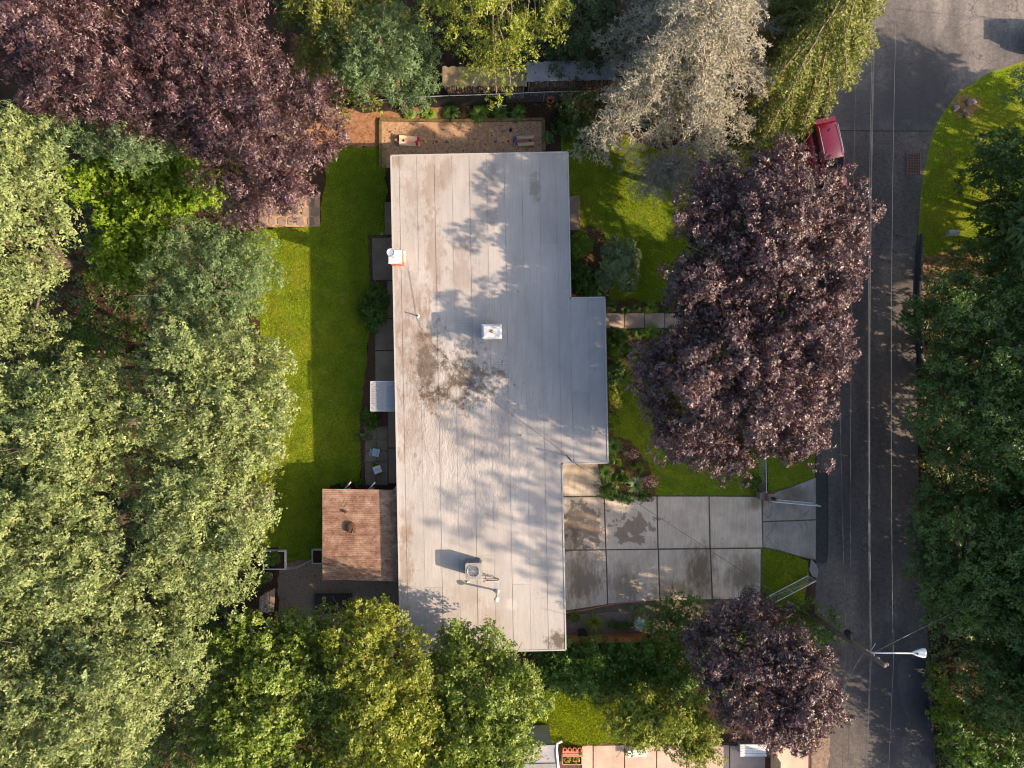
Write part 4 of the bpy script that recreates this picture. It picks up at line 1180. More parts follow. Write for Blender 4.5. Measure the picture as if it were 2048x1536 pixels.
hr = MB(); c = W(763, 467, .06); hr.tube([c + Vector((.07 * math.cos(R(a)), .07 * math.sin(R(a)), 0)) for a in range(0, 361, 30)], .012, 5); tag(hr.build('hose_ring', M_WHITE), 'small white ring on the ground near the west step', 'ring')
tag(MB().blob(W(735, 615, .12), (.17, .2, .14), random.Random(9), .15).build('garden_stone', M_STONE), 'grey stone in the shrub by the west wall', 'stone')

# ---------------------------------------------------------------- front fence, gates, gate pier
fx = thing('wire_fence', W(1519, 600), 'front wire fence with pale top rail running under the purple maple', 'fence')
fz2 = 1.2
FA, FB = W(1517, 150, fz2), W(1533, 984, fz2)
npost = 11
MB().tube([FA, FB], .026, 6).build('top_rail', M_GALV, fx, smooth=True)
for k in range(npost + 1):
    q = FA.lerp(FB, k / npost); MB().tube([(q.x, q.y, 0), (q.x, q.y, fz2 + .03)], .03, 6).build('post', M_GALV, fx)
chain_mesh(FA, FB, fz2 - .06, .03, .2).build('wire_mesh', M_GALV, fx)
def gate(a, b_, label):
    A, B = W(*a), W(*b_)
    t = thing('drive_gate', A, label, 'gate')
    h = 1.2
    up = Vector((0, 0, 1))
    mb = MB()
    mb.tube([A + up * .08, A + up * h, B + up * h, B + up * .08, A + up * .08], .026, 6, False); mb.build('frame', M_WHITE, t)
    MB().tube([A + up * .1, B + up * (h - .05)], .012, 5).build('brace', M_WOODY, t)
    M2 = A.lerp(B, .5); MB().tube([M2 + up * .08, M2 + up * h], .018, 5).build('mid_bar', M_WHITE, t)
    chain_mesh(A, B, h - .12, .10, .16).build('wire_mesh', M_GALV, t)
    MB().tube([B, B + up * .2], .02, 5).build('drop_bolt', M_GALV, t)
gate((1530, 996.5), (1624, 1005.5), 'open wire gate leaf with white rails on the north side of the driveway')
gate((1526.4, 1197), (1615, 1150.5), 'open wire gate leaf with white rails beside the small grass corner')
gpier = W(1533, 991)
pr = thing('gate_pier', gpier, 'square brick gate pier with a flat cap and small dark lamp', 'pier')
MB().box(gpier + Vector((0, 0, .5)), (.44, .44, 1.0)).build('core', M_MORTAR, pr)
for row in range(13):
    for side in range(4):
        for of in ((-.115, .115) if row % 2 else (0.0, -.2, .2)):
            w_ = .215 if row % 2 or of == 0 else .07
            lv_ = Matrix.Rotation(side * math.pi / 2, 3, 'Z') @ Vector((of, -.212, 0))
            MB().box(gpier + lv_ + Vector((0, 0, .045 + row * .075)), (w_, .06, .065), side * math.pi / 2).build('brick', M_BRICK, pr)
MB().slab(gpier + Vector((0, 0, 1.03)), (.54, .54, .07), 0, .02).build('cap', M_STONE, pr)
MB().lathe(gpier + Vector((0, 0, 1.065)), [(.10, 0), (.10, .03), (.05, .05), (.11, .12), (.11, .24), (.03, .30)], 10).build('lamp', M_DARK, pr)
gb = W(1520, 988); sb = thing('stone_block', gb, 'flat grey stone block beside the brick gate pier', 'block')
MB().slab(gb + Vector((0, 0, .35)), (.50, .42, .70), .05, .03).build('block', M_STONE, sb)
gq = W(1527, 1203); pq = thing('gate_post', gq, 'pale concrete gate post at the end of the lower gate', 'post')
MB().slab(gq + Vector((0, 0, .6)), (.26, .26, 1.2), .4, .03).build('post', M_STONE, pq)
MB().slab(gq + Vector((0, 0, 1.23)), (.34, .34, .06), .4, .02).build('cap', M_WHITE, pq)

# ---------------------------------------------------------------- south picket fence
def pickets(x0, x1, y0, y1, h, label):
    A, B = W(x0, y0), W(x1, y1); d = B - A; L = d.length; ang = math.atan2(d.y, d.x); d.normalize()
    t = thing('picket_fence', (A + B) / 2, label, 'fence')
    r = random.Random(int(x0)); mb = MB(); n = int(L / .115)
    for k in range(n):
        c = A + d * (k + .5) * L / n; hh = h + r.uniform(-.015, .015)
        mb.box(c + Vector((0, 0, hh / 2)), (L / n - .012, .02, hh), ang)
    o = mb.build('pickets', M_WOODO, t); o['kind'] = 'stuff'
    nrm = Vector((-d.y, d.x, 0))
    for zz in (.3, h * .55, h - .25): MB().box((A + B) / 2 - nrm * .035 + Vector((0, 0, zz)), (L, .045, .09), ang).build('rail', M_WOODO, t)
    for k in range(int(L / 2.4) + 1):
        c = A + d * min(k * 2.4, L) - nrm * .1; MB().box(c + Vector((0, 0, h / 2)), (.09, .09, h), ang).build('post', M_WOODO, t)
pickets(1124, 1290, 1269, 1266, 1.5, 'orange brown picket fence running east from the house corner')
pickets(420, 500, 1285, 1280, 1.5, 'short run of orange picket fence showing beside the corner shrub')
pb = W(1164, 1263); t = thing('flower_pot', pb, 'round black pot against the orange picket fence', 'pot')
MB().lathe(pb, [(.16, 0), (.27, .2), (.29, .42), (.30, .46), (.25, .46), (.24, .4), (.05, .38)], 16).build('pot', M_DARK, t)
gq = W(1275, 1238); t = thing('bird_bath', gq, 'pale stone bird bath with blue green bowl in the south bed', 'bird bath')
MB().lathe(gq, [(.22, 0), (.2, .06), (.09, .12), (.08, .6), (.14, .68)], 14).build('pedestal', M_STONE, t)
MB().lathe(gq + Vector((0, 0, .68)), [(.12, 0), (.32, .10), (.34, .12), (.30, .10), (.05, .04)], 18).build('bowl', plain('glazed_bowl', [(0.16, 0.26, 0.25), (0.42, 0.45, 0.43)], 4, .2), t)
eg = MB(); eg.tube([W(1132, 1225, .04), W(1165, 1221, .04), W(1212, 1211, .04), W(1240, 1206, .04), W(1290, 1204, .04)], .04, 5)
tag(eg.build('bed_edging', M_TERRA), 'curved red edging along the south end of the driveway', 'edging')

# ---------------------------------------------------------------- street furniture
rg = thing('storm_drain', W(1827, 327), 'rusty iron storm drain grate in the street', 'drain')
m_iron = plain('rusty_iron', [(0.11, 0.062, 0.045), (0.17, 0.10, 0.075)], 9, .7, .4)
c0 = W(1827, 327, .02)
GW, GH = .80, 1.26
MB().box(c0 + Vector((0, 0, -.006)), (GW, GH, .006)).build('pit_shade_plate', M_DARK, rg)  # thin dark plate imitates the shade below the grate, no real depth
for dx, dy, sx, sy in ((0, GH / 2, GW + .10, .06), (0, -GH / 2, GW + .10, .06), (GW / 2, 0, .06, GH - .06), (-GW / 2, 0, .06, GH - .06)):
    MB().box(c0 + Vector((dx, dy, .012)), (sx, sy, .03)).build('frame_bar', m_iron, rg)
for k in range(1, 8): MB().box(c0 + Vector((-GW / 2 + GW * k / 8, 0, .010)), (.028, GH - .06, .025)).build('long_bar', m_iron, rg)
for k in range(1, 13): MB().box(c0 + Vector((0, -GH / 2 + GH * k / 13, .008)), (GW - .06, .030, .025)).build('cross_bar', m_iron, rg)
mq = W(1881, 474)
mbx_ = thing('mailbox', mq, 'grey mailbox with a rounded top on a wooden post in the verge', 'mailbox')
MB().box(mq + Vector((.05, 0, .5)), (.10, .10, 1.0)).build('post', M_WOOD, mbx_)
mb = MB(); n_ = 10; prof = [(-.15, 0), (-.15, .20)] + [(-.15 * math.cos(math.pi * i / n_), .20 + .14 * math.sin(math.pi * i / n_)) for i in range(1, n_)] + [(.15, .20), (.15, 0)]
vs = [(mq.x - .30, mq.y + a, 1.02 + z) for a, z in prof] + [(mq.x + .30, mq.y + a, 1.02 + z) for a, z in prof]
k_ = len(prof); mb.add(vs, [tuple(range(k_)), tuple(range(2 * k_ - 1, k_ - 1, -1))] + [(i, k_ + i, k_ + (i + 1) % k_, (i + 1) % k_) for i in range(k_)])
mb.build('box', plain('mailbox_paint', [(0.34, 0.38, 0.43), (0.46, 0.50, 0.55)], 3, .35, .1), mbx_)
MB().box((mq.x - .315, mq.y, 1.19), (.02, .27, .28)).build('door', M_GALV, mbx_)
MB().box((mq.x + .05, mq.y - .17, 1.30), (.03, .02, .18)).build('flag', M_REDC, mbx_)
for k, (x, y, s_) in enumerate(((1912, 216, .24), (1942, 204, .30), (1933, 230, .17), (1926, 221, .12))):
    o = MB().blob(W(x, y, .06), (s_, s_ * .8, .12), random.Random(k + 20), .25, 9, 6, .3).build('verge_stone', M_STONE)
    tag(o, ['tan stone at the left of the verge group', 'largest flat stone of the verge group', 'lowest pale stone of the verge group', 'smallest stone in the middle of the verge group'][k], 'stone', 'stones on the verge')
sq = W(1874, 893, 0); sg = thing('marker_sign', sq, 'small white marker plate on a thin stake at the street edge', 'sign')
MB().tube([sq, sq + Vector((0, 0, 1.0))], .015, 5).build('stake', M_GALV, sg)
MB().box(sq + Vector((.02, -.03, 1.0)), (.26, .05, .24), .2, (-.9, 0)).build('plate', M_WHITE, sg)

# utility pole with lamp and lines
PB, PT = Vector((17.42, -13.45, 0)), Vector((17.02, -12.86, 10.35))
up_ = thing('utility_pole', PB, 'brown wooden utility pole at the street edge carrying the lines', 'utility pole')
def PP(z): return PB.lerp(PT, z / 10.35)
MB().tube([PB, PP(4), PT], [.16, .135, .105], 12).build('pole', plain('pole_wood', [(0.065, 0.045, 0.03), (0.12, 0.085, 0.058), (0.17, 0.125, 0.085)], 4, .9, .6, sxyz=(5, 5, .5)), up_, smooth=True)
M_INS = plain('insulator', [(0.30, 0.12, 0.07), (0.5, 0.5, 0.48)], 6, .3)
for z, dx in ((10.2, .2), (9.4, .18), (8.9, .18), (8.3, .15)):
    q = PP(z) + Vector((dx, 0, 0)); MB().lathe(q - Vector((0, 0, .08)), [(.03, 0), (.07, .03), (.04, .07), (.07, .11), (.03, .16)], 8).build('insulator', M_INS, up_)
MB().tube([PP(8.6), PP(8.6) + Vector((.2, .15, .05)), PP(9.2) + Vector((.35, .5, -.4))], .02, 5).build('bracket', M_GALV, up_)
tr_ = MB().lathe(PP(6.9) + Vector((-.02, .34, -.4)), [(.12, 0), (.17, .04), (.17, .55), (.12, .62)], 12); tr_.build('cable_box', M_DARK, up_)
lamp = thing('street_lamp', PP(8.55), 'white cobra head street lamp on a long arm from the utility pole', 'street lamp')
LH = W(1837, 1306, 8.9)
MB().tube([PP(8.5), PP(8.6) + Vector((.5, .05, .14)), LH + Vector((-.25, .0, .02))], .038, 8).build('arm', M_WHITE, lamp, smooth=True)
hv = []; prof2 = [(-.33, .05, .04), (-.20, .11, .07), (.0, .18, .10), (.22, .24, .11), (.33, .22, .09), (.37, .14, .05)]
for x, w_, h_ in prof2:
    for k in range(10):
        a = 2 * math.pi * k / 10; hv.append(LH + Vector((x, w_ * math.cos(a), h_ * math.sin(a) * (1 if math.sin(a) > 0 else .6))))
hf = [(i * 10 + k, i * 10 + (k + 1) % 10, (i + 1) * 10 + (k + 1) % 10, (i + 1) * 10 + k) for i in range(5) for k in range(10)] + [tuple(range(9, -1, -1)), tuple(range(50, 60))]
MB().add(hv, hf).build('head', M_WHITE, lamp, smooth=True)
MB().lathe(LH + Vector((.12, 0, -.10)), [(.05, 0), (.14, .03), (.16, .06)], 12).build('lens', M_GLASS, lamp)
MB().lathe(LH + Vector((-.12, 0, .08)), [(.04, 0), (.04, .06), (.02, .07)], 8).build('photocell', M_DARK, lamp)
def span_wire(A, B, sag, r_, mat, label, n=26):
    pts = [A.lerp(B, i / n) - Vector((0, 0, sag * 4 * (i / n) * (1 - i / n))) for i in range(n + 1)]
    tag(MB().tube(pts, r_, 5).build('overhead_line', mat), label, 'power line', 'overhead lines')
N0 = Vector((18.1, 28.5, 0))
for k, (z, ox, zn, nx, mat, lab) in enumerate(((10.25, .1, 10.2, -.1, M_WIRE, 'pale overhead line at the pole top, easternmost'), (9.4, -.15, 9.3, -.6, M_WIRE, 'pale overhead line second from the pole top'), (9.0, .02, 8.9, -.45, M_WIRE, 'twin overhead line, upper of the close pair'),
                                              (8.75, .10, 8.6, -.38, M_WIRE, 'twin overhead line, lower of the close pair'), (6.6, -.1, 6.4, -1.3, M_WIREK, 'black telephone cable lowest on the pole'), (7.2, -.1, 7.0, -.3, M_WIREK, 'black cable just above the telephone cable'))):
    a = PP(z) + Vector((ox + (.35 if k == 0 else 0), 0, 0))
    span_wire(a, Vector((N0.x + nx, N0.y, zn)), .55, .006 if mat is M_WIRE else .008, mat, lab + ', north span')
    span_wire(a, Vector((a.x - .4 + .1 * k, -46, zn)), .55, .006 if mat is M_WIRE else .008, mat, lab + ', south span')
span_wire(PP(8.9), W(2010, 1178, 6.0), .1, .012, M_WIRE, 'slanting service line from the pole over the eastern trees')
span_wire(PP(8.4), W(1676, 1420, 6.8), .25, .012, M_WIRE, 'slanting service line from the pole toward the lower purple tree')
span_wire(PP(7.6), W(1150, 926, 3.9), .35, .010, M_WIREK, 'black service line from the pole to the house corner')
span_wire(Vector((10.0, 21.9, 7.0)), Vector((42.0, 18.3, 7.0)), .2, .02, M_WIREK, 'black line crossing above the junction at the top')

# ---------------------------------------------------------------- red car
M_CARR = plain('red_car_paint', [(0.42, 0.010, 0.026), (0.46, 0.012, 0.030)], 1.0, .22, 0, spec=.6)
M_CARR.node_tree.nodes['Principled BSDF'].inputs['Coat Weight'].default_value = .6
def suv(loc, heading, label):
    """front along +x of the car's own frame"""
    t = thing('parked_car', Vector((0, 0, 0)), label, 'car', 'parked cars')
    def loft(secs):
        vs = []; n = 12
        for x, hw, zb, zt, rd in secs:
            ring = []
            for qx, qz, a0 in ((1, 1, 0), (-1, 1, 90), (-1, -1, 180), (1, -1, 270)):
                for k in range(3):
                    a = R(a0 + 45 * k); zc_, hz = (zb + zt) / 2, (zt - zb) / 2
                    ring.append((x, qx * (hw - rd) + rd * math.cos(a), zc_ + qz * (hz - rd) + rd * math.sin(a)))
            vs += ring
        fs = [(i * n + k, i * n + (k + 1) % n, (i + 1) * n + (k + 1) % n, (i + 1) * n + k) for i in range(len(secs) - 1) for k in range(n)]
        fs += [tuple(range(n - 1, -1, -1)), tuple(range((len(secs) - 1) * n, len(secs) * n))]
        return MB().add(vs, fs)
    loft([(-2.28, .70, .45, .85, .1), (-2.2, .84, .32, 1.00, .12), (-1.5, .91, .28, 1.05, .14), (0, .93, .27, 1.03, .14), (1.1, .92, .27, 1.00, .14), (1.7, .89, .30, .96, .14), (2.15, .80, .36, .86, .12), (2.30, .62, .45, .72, .08)]).build('body', M_CARR, t, True)
    loft([(-2.12, .66, .98, 1.10, .04), (-1.85, .66, .98, 1.58, .10), (-1.5, .65, .98, 1.68, .14), (-.4, .66, .98, 1.72, .14), (.25, .66, .98, 1.66, .12), (.75, .69, .98, 1.30, .08), (1.10, .72, .97, 1.02, .02)]).build('cabin', M_CARR, t, True)
    MB().add([(-1.88, -.56, 1.585), (-1.88, .56, 1.585), (-2.145, .60, 1.08), (-2.145, -.60, 1.08)], [(0, 1, 2, 3)]).build('rear_window', M_GLASS, t)
    MB().add([(.30, -.56, 1.672), (.30, .56, 1.672), (1.12, .66, 1.045), (1.12, -.66, 1.045)], [(3, 2, 1, 0)]).build('windscreen', M_GLASS, t)
    for s in (-1, 1):
        MB().add([(-1.7, s * .668, 1.50), (.15, s * .672, 1.52), (.72, s * .702, 1.10), (-1.95, s * .672, 1.10)], [(0, 1, 2, 3)]).build('side_window', M_GLASS, t)
        MB().tube([(-1.75, s * .56, 1.70), (-1.6, s * .565, 1.755), (.05, s * .565, 1.76), (.2, s * .56, 1.70)], .022, 6).build('roof_rail', M_STEEL, t, True)
        MB().box((.72, s * 1.0, 1.08), (.16, .18, .13)).build('mirror', M_CARR, t)
        MB().box((2.14, s * .62, .72), (.16, .28, .12)).build('headlight', M_GLASS, t)
        MB().box((-2.2, s * .68, .92), (.10, .18, .22)).build('tail_light', M_REDC, t)
        for x in (-1.42, 1.42):
            o = MB().lathe((0, 0, 0), [(.20, -.11), (.33, -.11), (.345, -.07), (.345, .07), (.33, .11), (.20, .11)], 20).build('wheel', M_DARK, t)
            o.rotation_euler.x = R(90); o.location = (x, s * .83, .345)
            rm = MB().lathe((0, 0, 0), [(.20, -.10), (.19, .09), (.06, .10), (.05, .115)], 12).build('rim', M_STEEL, o)
    MB().box((-2.0, 0, 1.60), (.28, 1.16, .035)).build('spoiler', M_CARR, t)
    MB().tube([(-1.35, 0, 1.72), (-1.48, 0, 1.82)], .03, 6).build('antenna', M_DARK, t)
    t.location = loc; t.rotation_euler.z = heading
    return t
# rear toward the top of the street, under the maple
q = W(1656, 322, 0); suv(Vector((q.x - .45, q.y - .1, .012)), R(-78), 'red car with silver roof rails parked under the purple maple')
suv(Vector((33.7, 20.6, .012)), R(0), 'car parked just out of view whose shadow falls on the junction asphalt')

# ---------------------------------------------------------------- neighbour's things at the bottom edge
nb = thing('neighbour_house', W(1060, 1540), 'corner of a neighbouring house with a flat grey roof at the bottom edge', 'house')
zr = 3.0
P_ = [W(1000, 1494, zr), W(1114, 1490, zr), W(1114, 1760, zr), W(1000, 1760, zr)]
MB().prism(P_, 2.8, 3.0).build('roof', M_SHEET, nb)
P2 = [W(1000, 1528, zr), W(1112, 1526, zr), W(1112, 1760, zr), W(1000, 1760, zr)]
MB().prism(P2, 3.001, 3.06).build('roof_sheet', M_ACGREY, nb)
MB().prism([Vector((p.x + (-.3 if p.x > 1.5 else .3), p.y - .3 if p.y > -24 else p.y, 0)) for p in P_], 0, 2.8).build('wall', M_WALL, nb)
MB().tube([W(1124, 1482, 2.9), W(1114, 1487, 2.95), W(1113, 1500, 3.0), W(1117, 1545, 3.0), W(1117, 1700, 3.0)], .075, 6).build('gutter', M_WHITE, nb)
sh = thing('plant_shelf', W(1144, 1497), 'low wooden shelf holding four terracotta pots', 'shelf')
c = W(1144, 1498); 
for k in range(2): MB().slab(c + Vector((0, .12 - .22 * k, .50)), (1.22, .2, .03), 0, .005).build('board', M_WOODR, sh)
for sx in (-.55, .55):
    MB().box(c + Vector((sx, 0, .24)), (.05, .38, .48)).build('leg', M_WOODR, sh)
for k in range(4):
    q = W(1129 + 9.8 * k, 1495.5, .5) + Vector((0, 0, .018))
    t = thing('terracotta_pot', q, ['terracotta pot at the west end of the shelf', 'second terracotta pot from the west end of the shelf', 'third terracotta pot from the west end of the shelf', 'terracotta pot with a green plant at the east end of the shelf'][k], 'pot', 'pots on the shelf')
    MB().lathe(q, [(.07, 0), (.105, .17), (.125, .17), (.125, .22), (.10, .22), (.09, .16)], 12).build('pot', M_TERRA, t)
    MB().lathe(q + Vector((0, 0, .15)), [(.088, 0), (.05, .01)], 8).build('compost', M_SOIL, t)
bed('flower_box', 1124, 1506, 1162, 1522, .40, M_WOOD, 'wooden box planted with yellow flowers below the shelf')
bx = W(1500, 1492); db = thing('storage_box', bx, 'deck storage box with a ribbed white lid under the purple tree', 'storage box')
MB().box(bx + Vector((0, .05, .28)), (1.50, .66, .56)).build('body', M_ACGREY, db)
MB().slab(bx + Vector((0, .05, .59)), (1.62, .74, .06), 0, .03).build('lid', M_WHITE, db)
for k in range(4): MB().slab(bx + Vector((0, -.16 + .15 * k, .632)), (1.46, .07, .025), 0, .01).build('rib', M_WHITE, db)
lp = W(1272, 1500); lo = thing('garden_bench', lp, 'low white slatted bench on the sunlit paving', 'bench')
for k in range(3): MB().slab(lp + Vector((0, -.14 + .14 * k, .40)), (1.15, .12, .03), R(4), .005).build('slat', M_WHITE, lo)
for sx in (-.48, .48): MB().box(lp + Vector((sx, 0, .19)), (.06, .36, .38), R(4)).build('leg', M_WHITE, lo)
bf = thing('board_fence', W(1541, 1540), 'tan board fence at the bottom edge beside the sunlit drive', 'fence')
for k in range(20):
    MB().box((W(1541, 0).x + .02, W(0, 1497).y - .08 - k * .16, .8), (.03, .15, 1.6 - .02 * (k % 2))).build('board', M_WOODY, bf)
for zz in (.4, 1.2): MB().box((W(1541, 0).x - .02, W(0, 1497).y - 1.6, zz), (.04, 3.2, .09)).build('rail', M_WOODY, bf)

# ---------------------------------------------------------------- foliage builders (numpy)
def unit(a): return a / np.maximum(np.linalg.norm(a, axis=1, keepdims=True), 1e-9)

def leaves(pos, axis, nrm, ln, wd, fold=0.12):
    """one small pointed leaf (a triangle: two base corners and the tip) per row"""
    axis = unit(axis); side = unit(np.cross(nrm, axis))
    ln = np.asarray(ln)[:, None]; wd = np.asarray(wd)[:, None]
    v = np.stack([pos + side * wd * .5 + axis * ln * .12, pos + axis * ln, pos - side * wd * .5 + axis * ln * .12], 1).reshape(-1, 3)
    return v, np.arange(len(v)).reshape(-1, 3)

def in_poly(P, poly_):
    x, y = P[:, 0], P[:, 1]; n = len(poly_); ins = np.zeros(len(P), bool)
    j = n - 1
    for i in range(n):
        xi, yi = poly_[i]; xj, yj = poly_[j]
        c = ((yi > y) != (yj > y)) & (x < (xj - xi) * (y - yi) / (yj - yi + 1e-12) + xi)
        ins ^= c; j = i
    return ins

def edge_dist(P, poly_):
    d = np.full(len(P), 1e9); n = len(poly_)
    for i in range(n):
        a = np.array(poly_[i]); b = np.array(poly_[(i + 1) % n]); ab = b - a
        t = np.clip(((P - a) @ ab) / (ab @ ab + 1e-12), 0, 1)
        d = np.minimum(d, np.linalg.norm(P - (a + t[:, None] * ab), axis=1))
    return d

def lobes_for(pl, zt, ze, lr, rng, space=0.85, rough=0.5):
    pl = np.array(pl); lo, hi = pl.min(0), pl.max(0)
    N = int((hi - lo).prod() / (lr * lr) * 14) + 60
    P = rng.uniform(lo, hi, (N, 2)); P = P[in_poly(P, pl)]
    D = edge_dist(P, pl); P = P[D > lr * 0.45]; D = D[D > lr * 0.45]
    keep = []; s2 = (space * lr) ** 2
    K = np.zeros((0, 2))
    for i in range(len(P)):
        if len(K) == 0 or ((K - P[i]) ** 2).sum(1).min() > s2:
            keep.append(i); K = np.vstack([K, P[i]])
    P, D = P[keep], D[keep]
    m = D.max() if len(D) else 1
    f = np.sqrt(np.clip(1 - (1 - np.clip(D / max(m, lr), 0, 1)) ** 2, 0, 1))
    z = ze + (zt - ze) * f + rng.normal(0, rough, len(P))
    return np.column_stack([P, z])

def foliage(C, lr, leaf, dens, rng, flat=0.75, tuft=9, droop=0.15, low=-0.25, up=0.55, spread=.12):
    """leaves in tufts on the shells of lobes centred at C; dens = leaves per square metre of lobe shell"""
    n = len(C); r = lr * rng.uniform(.7, 1.25, n)
    nt = np.maximum((dens * 2 * math.pi * r * r * .6 / tuft).astype(int), 3)
    idx = np.repeat(np.arange(n), nt); T = len(idx)
    z = rng.uniform(low, 1, T); a = rng.uniform(0, 2 * math.pi, T); s = np.sqrt(np.clip(1 - z * z, 0, 1))
    d = np.column_stack([s * np.cos(a), s * np.sin(a), z])
    rad = r[idx] * (1 - .55 * rng.random(T) ** 2.2) * rng.uniform(.85, 1.12, T)
    tp = C[idx] + d * rad[:, None] * np.array([1, 1, flat])
    ti = np.repeat(np.arange(T), tuft); L = len(ti)
    dd = d[ti]
    td = unit(dd + rng.normal(0, .35, (T, 3))[ti])          # each tuft looks its own way
    ring = rng.normal(0, 1, (L, 3)); ring -= td * (ring * td).sum(1, keepdims=True)
    ax = unit(ring) * .85 + td * rng.uniform(-.15, .55, L)[:, None]; ax[:, 2] -= droop
    ax = unit(ax)
    pos = tp[ti] + ax * (leaf[0] * .22) + rng.normal(0, spread * .45, (L, 3))
    nr = td * .75 + np.array([0, 0, up * .5]) + rng.normal(0, .26, (L, 3))
    ln = leaf[0] * rng.uniform(.65, 1.3, L)
    return leaves(pos, ax, nr, ln, ln * leaf[1])

def limb(mb, A, B, r0, r1, rng, bend=.25, n=6, sides=6):
    A, B = Vector(A), Vector(B); d = (B - A).length
    o = Vector((rng.normal(0, bend), rng.normal(0, bend), abs(rng.normal(0, bend)) * .6)) * d * .25
    pts = [A.lerp(B, i / n) + o * math.sin(math.pi * i / n) + Vector(rng.normal(0, .02 * d / n * 2, 3)) for i in range(n + 1)]
    mb.tube(pts, [r0 + (r1 - r0) * i / n for i in range(n + 1)], sides)

def px_poly(pts, z): return [(q.x, q.y) for q in (W(x, y, z) for x, y in pts)]

def tree(name, pts, zref, zt, ze, lr, leaf, dens, mat, label, seed, cat='tree', group=None, trunk=None, flat=.75, tuft=9, droop=.15, nlimb=10, bark=None, under=.0, rough=.5, space=.85, up=.55, low=-.25, spread=.12, extra=None, base_r=None, clump=.42, dense=1.55):
    rng = np.random.default_rng(seed)
    pl = px_poly(pts, zref)
    C = lobes_for(pl, zt - lr * flat * .8, ze, lr, rng, space, rough)
    if extra is not None: C = np.vstack([C, extra])
    cen = C[:, :2].mean(0) if trunk is None else np.array(W(trunk[0], trunk[1], 0))[:2]
    t = thing(name, Vector((cen[0], cen[1], 0)), label, cat, group)
    h = zt; R0 = base_r or (.05 + .022 * h)
    mb = MB()
    top = Vector((cen[0] + rng.normal(0, .15), cen[1] + rng.normal(0, .15), ze * .75 + .1 * zt))
    pts_ = [Vector((cen[0], cen[1], -.05)).lerp(top, i / 5) + Vector((rng.normal(0, .04), rng.normal(0, .04), 0)) * (i > 0) for i in range(6)]
    mb.tube(pts_, [R0 * 1.35, R0, R0 * .92, R0 * .85, R0 * .78, R0 * .7], 9)
    mb.build('trunk', bark or M_BARK, t, True)
    mb = MB()
    order = rng.permutation(len(C))[:nlimb]
    for i in order:
        c = C[i]
        s_ = pts_[int(rng.integers(2, 6))]
        limb(mb, s_, (c[0], c[1], c[2] - .1), R0 * rng.uniform(.3, .5), R0 * .08 + .01, rng)
        # two side shoots
        for k in range(2):
            m = s_.lerp(Vector(c), rng.uniform(.5, .8)); e = Vector(c) + Vector(rng.normal(0, lr * .9, 3))
            limb(mb, m, e, R0 * .16, .012, rng, .3, 4, 5)
    mb.build('limbs', bark or M_BARK, t, True)
    if clump:            # boughs carry rounded sprays of their own
        ns = max(5, int((lr / clump) ** 2 * dense)); ii = np.repeat(np.arange(len(C)), ns); m_ = len(ii)
        z_ = rng.uniform(-.15, 1, m_); a_ = rng.uniform(0, 6.283, m_); s_ = np.sqrt(np.clip(1 - z_ * z_, 0, 1))
        CC = C[ii] + np.column_stack([s_ * np.cos(a_), s_ * np.sin(a_), z_ * flat]) * (lr * rng.uniform(.62, 1.08, m_))[:, None]
        v, q = foliage(CC, clump, leaf, dens * .62, rng, .8, tuft, droop, low, up, spread * .6)
    else:
        v, q = foliage(C, lr, leaf, dens, rng, flat, tuft, droop, low, up, spread)
    if under > 0:        # sparse inner and lower foliage
        C2 = C.copy(); C2[:, 2] -= lr * 1.1; C2[:, :2] = cen + (C2[:, :2] - cen) * .93
        v2, q2 = foliage(C2, lr, (leaf[0] * 1.25, leaf[1]), dens * under, rng, flat, tuft, droop, -.2, up, spread * 1.5)
        q2 = q2 + len(v); v = np.vstack([v, v2]); q = np.vstack([q, q2])
    np_mesh('crown', v, q, mat, t)
    return t

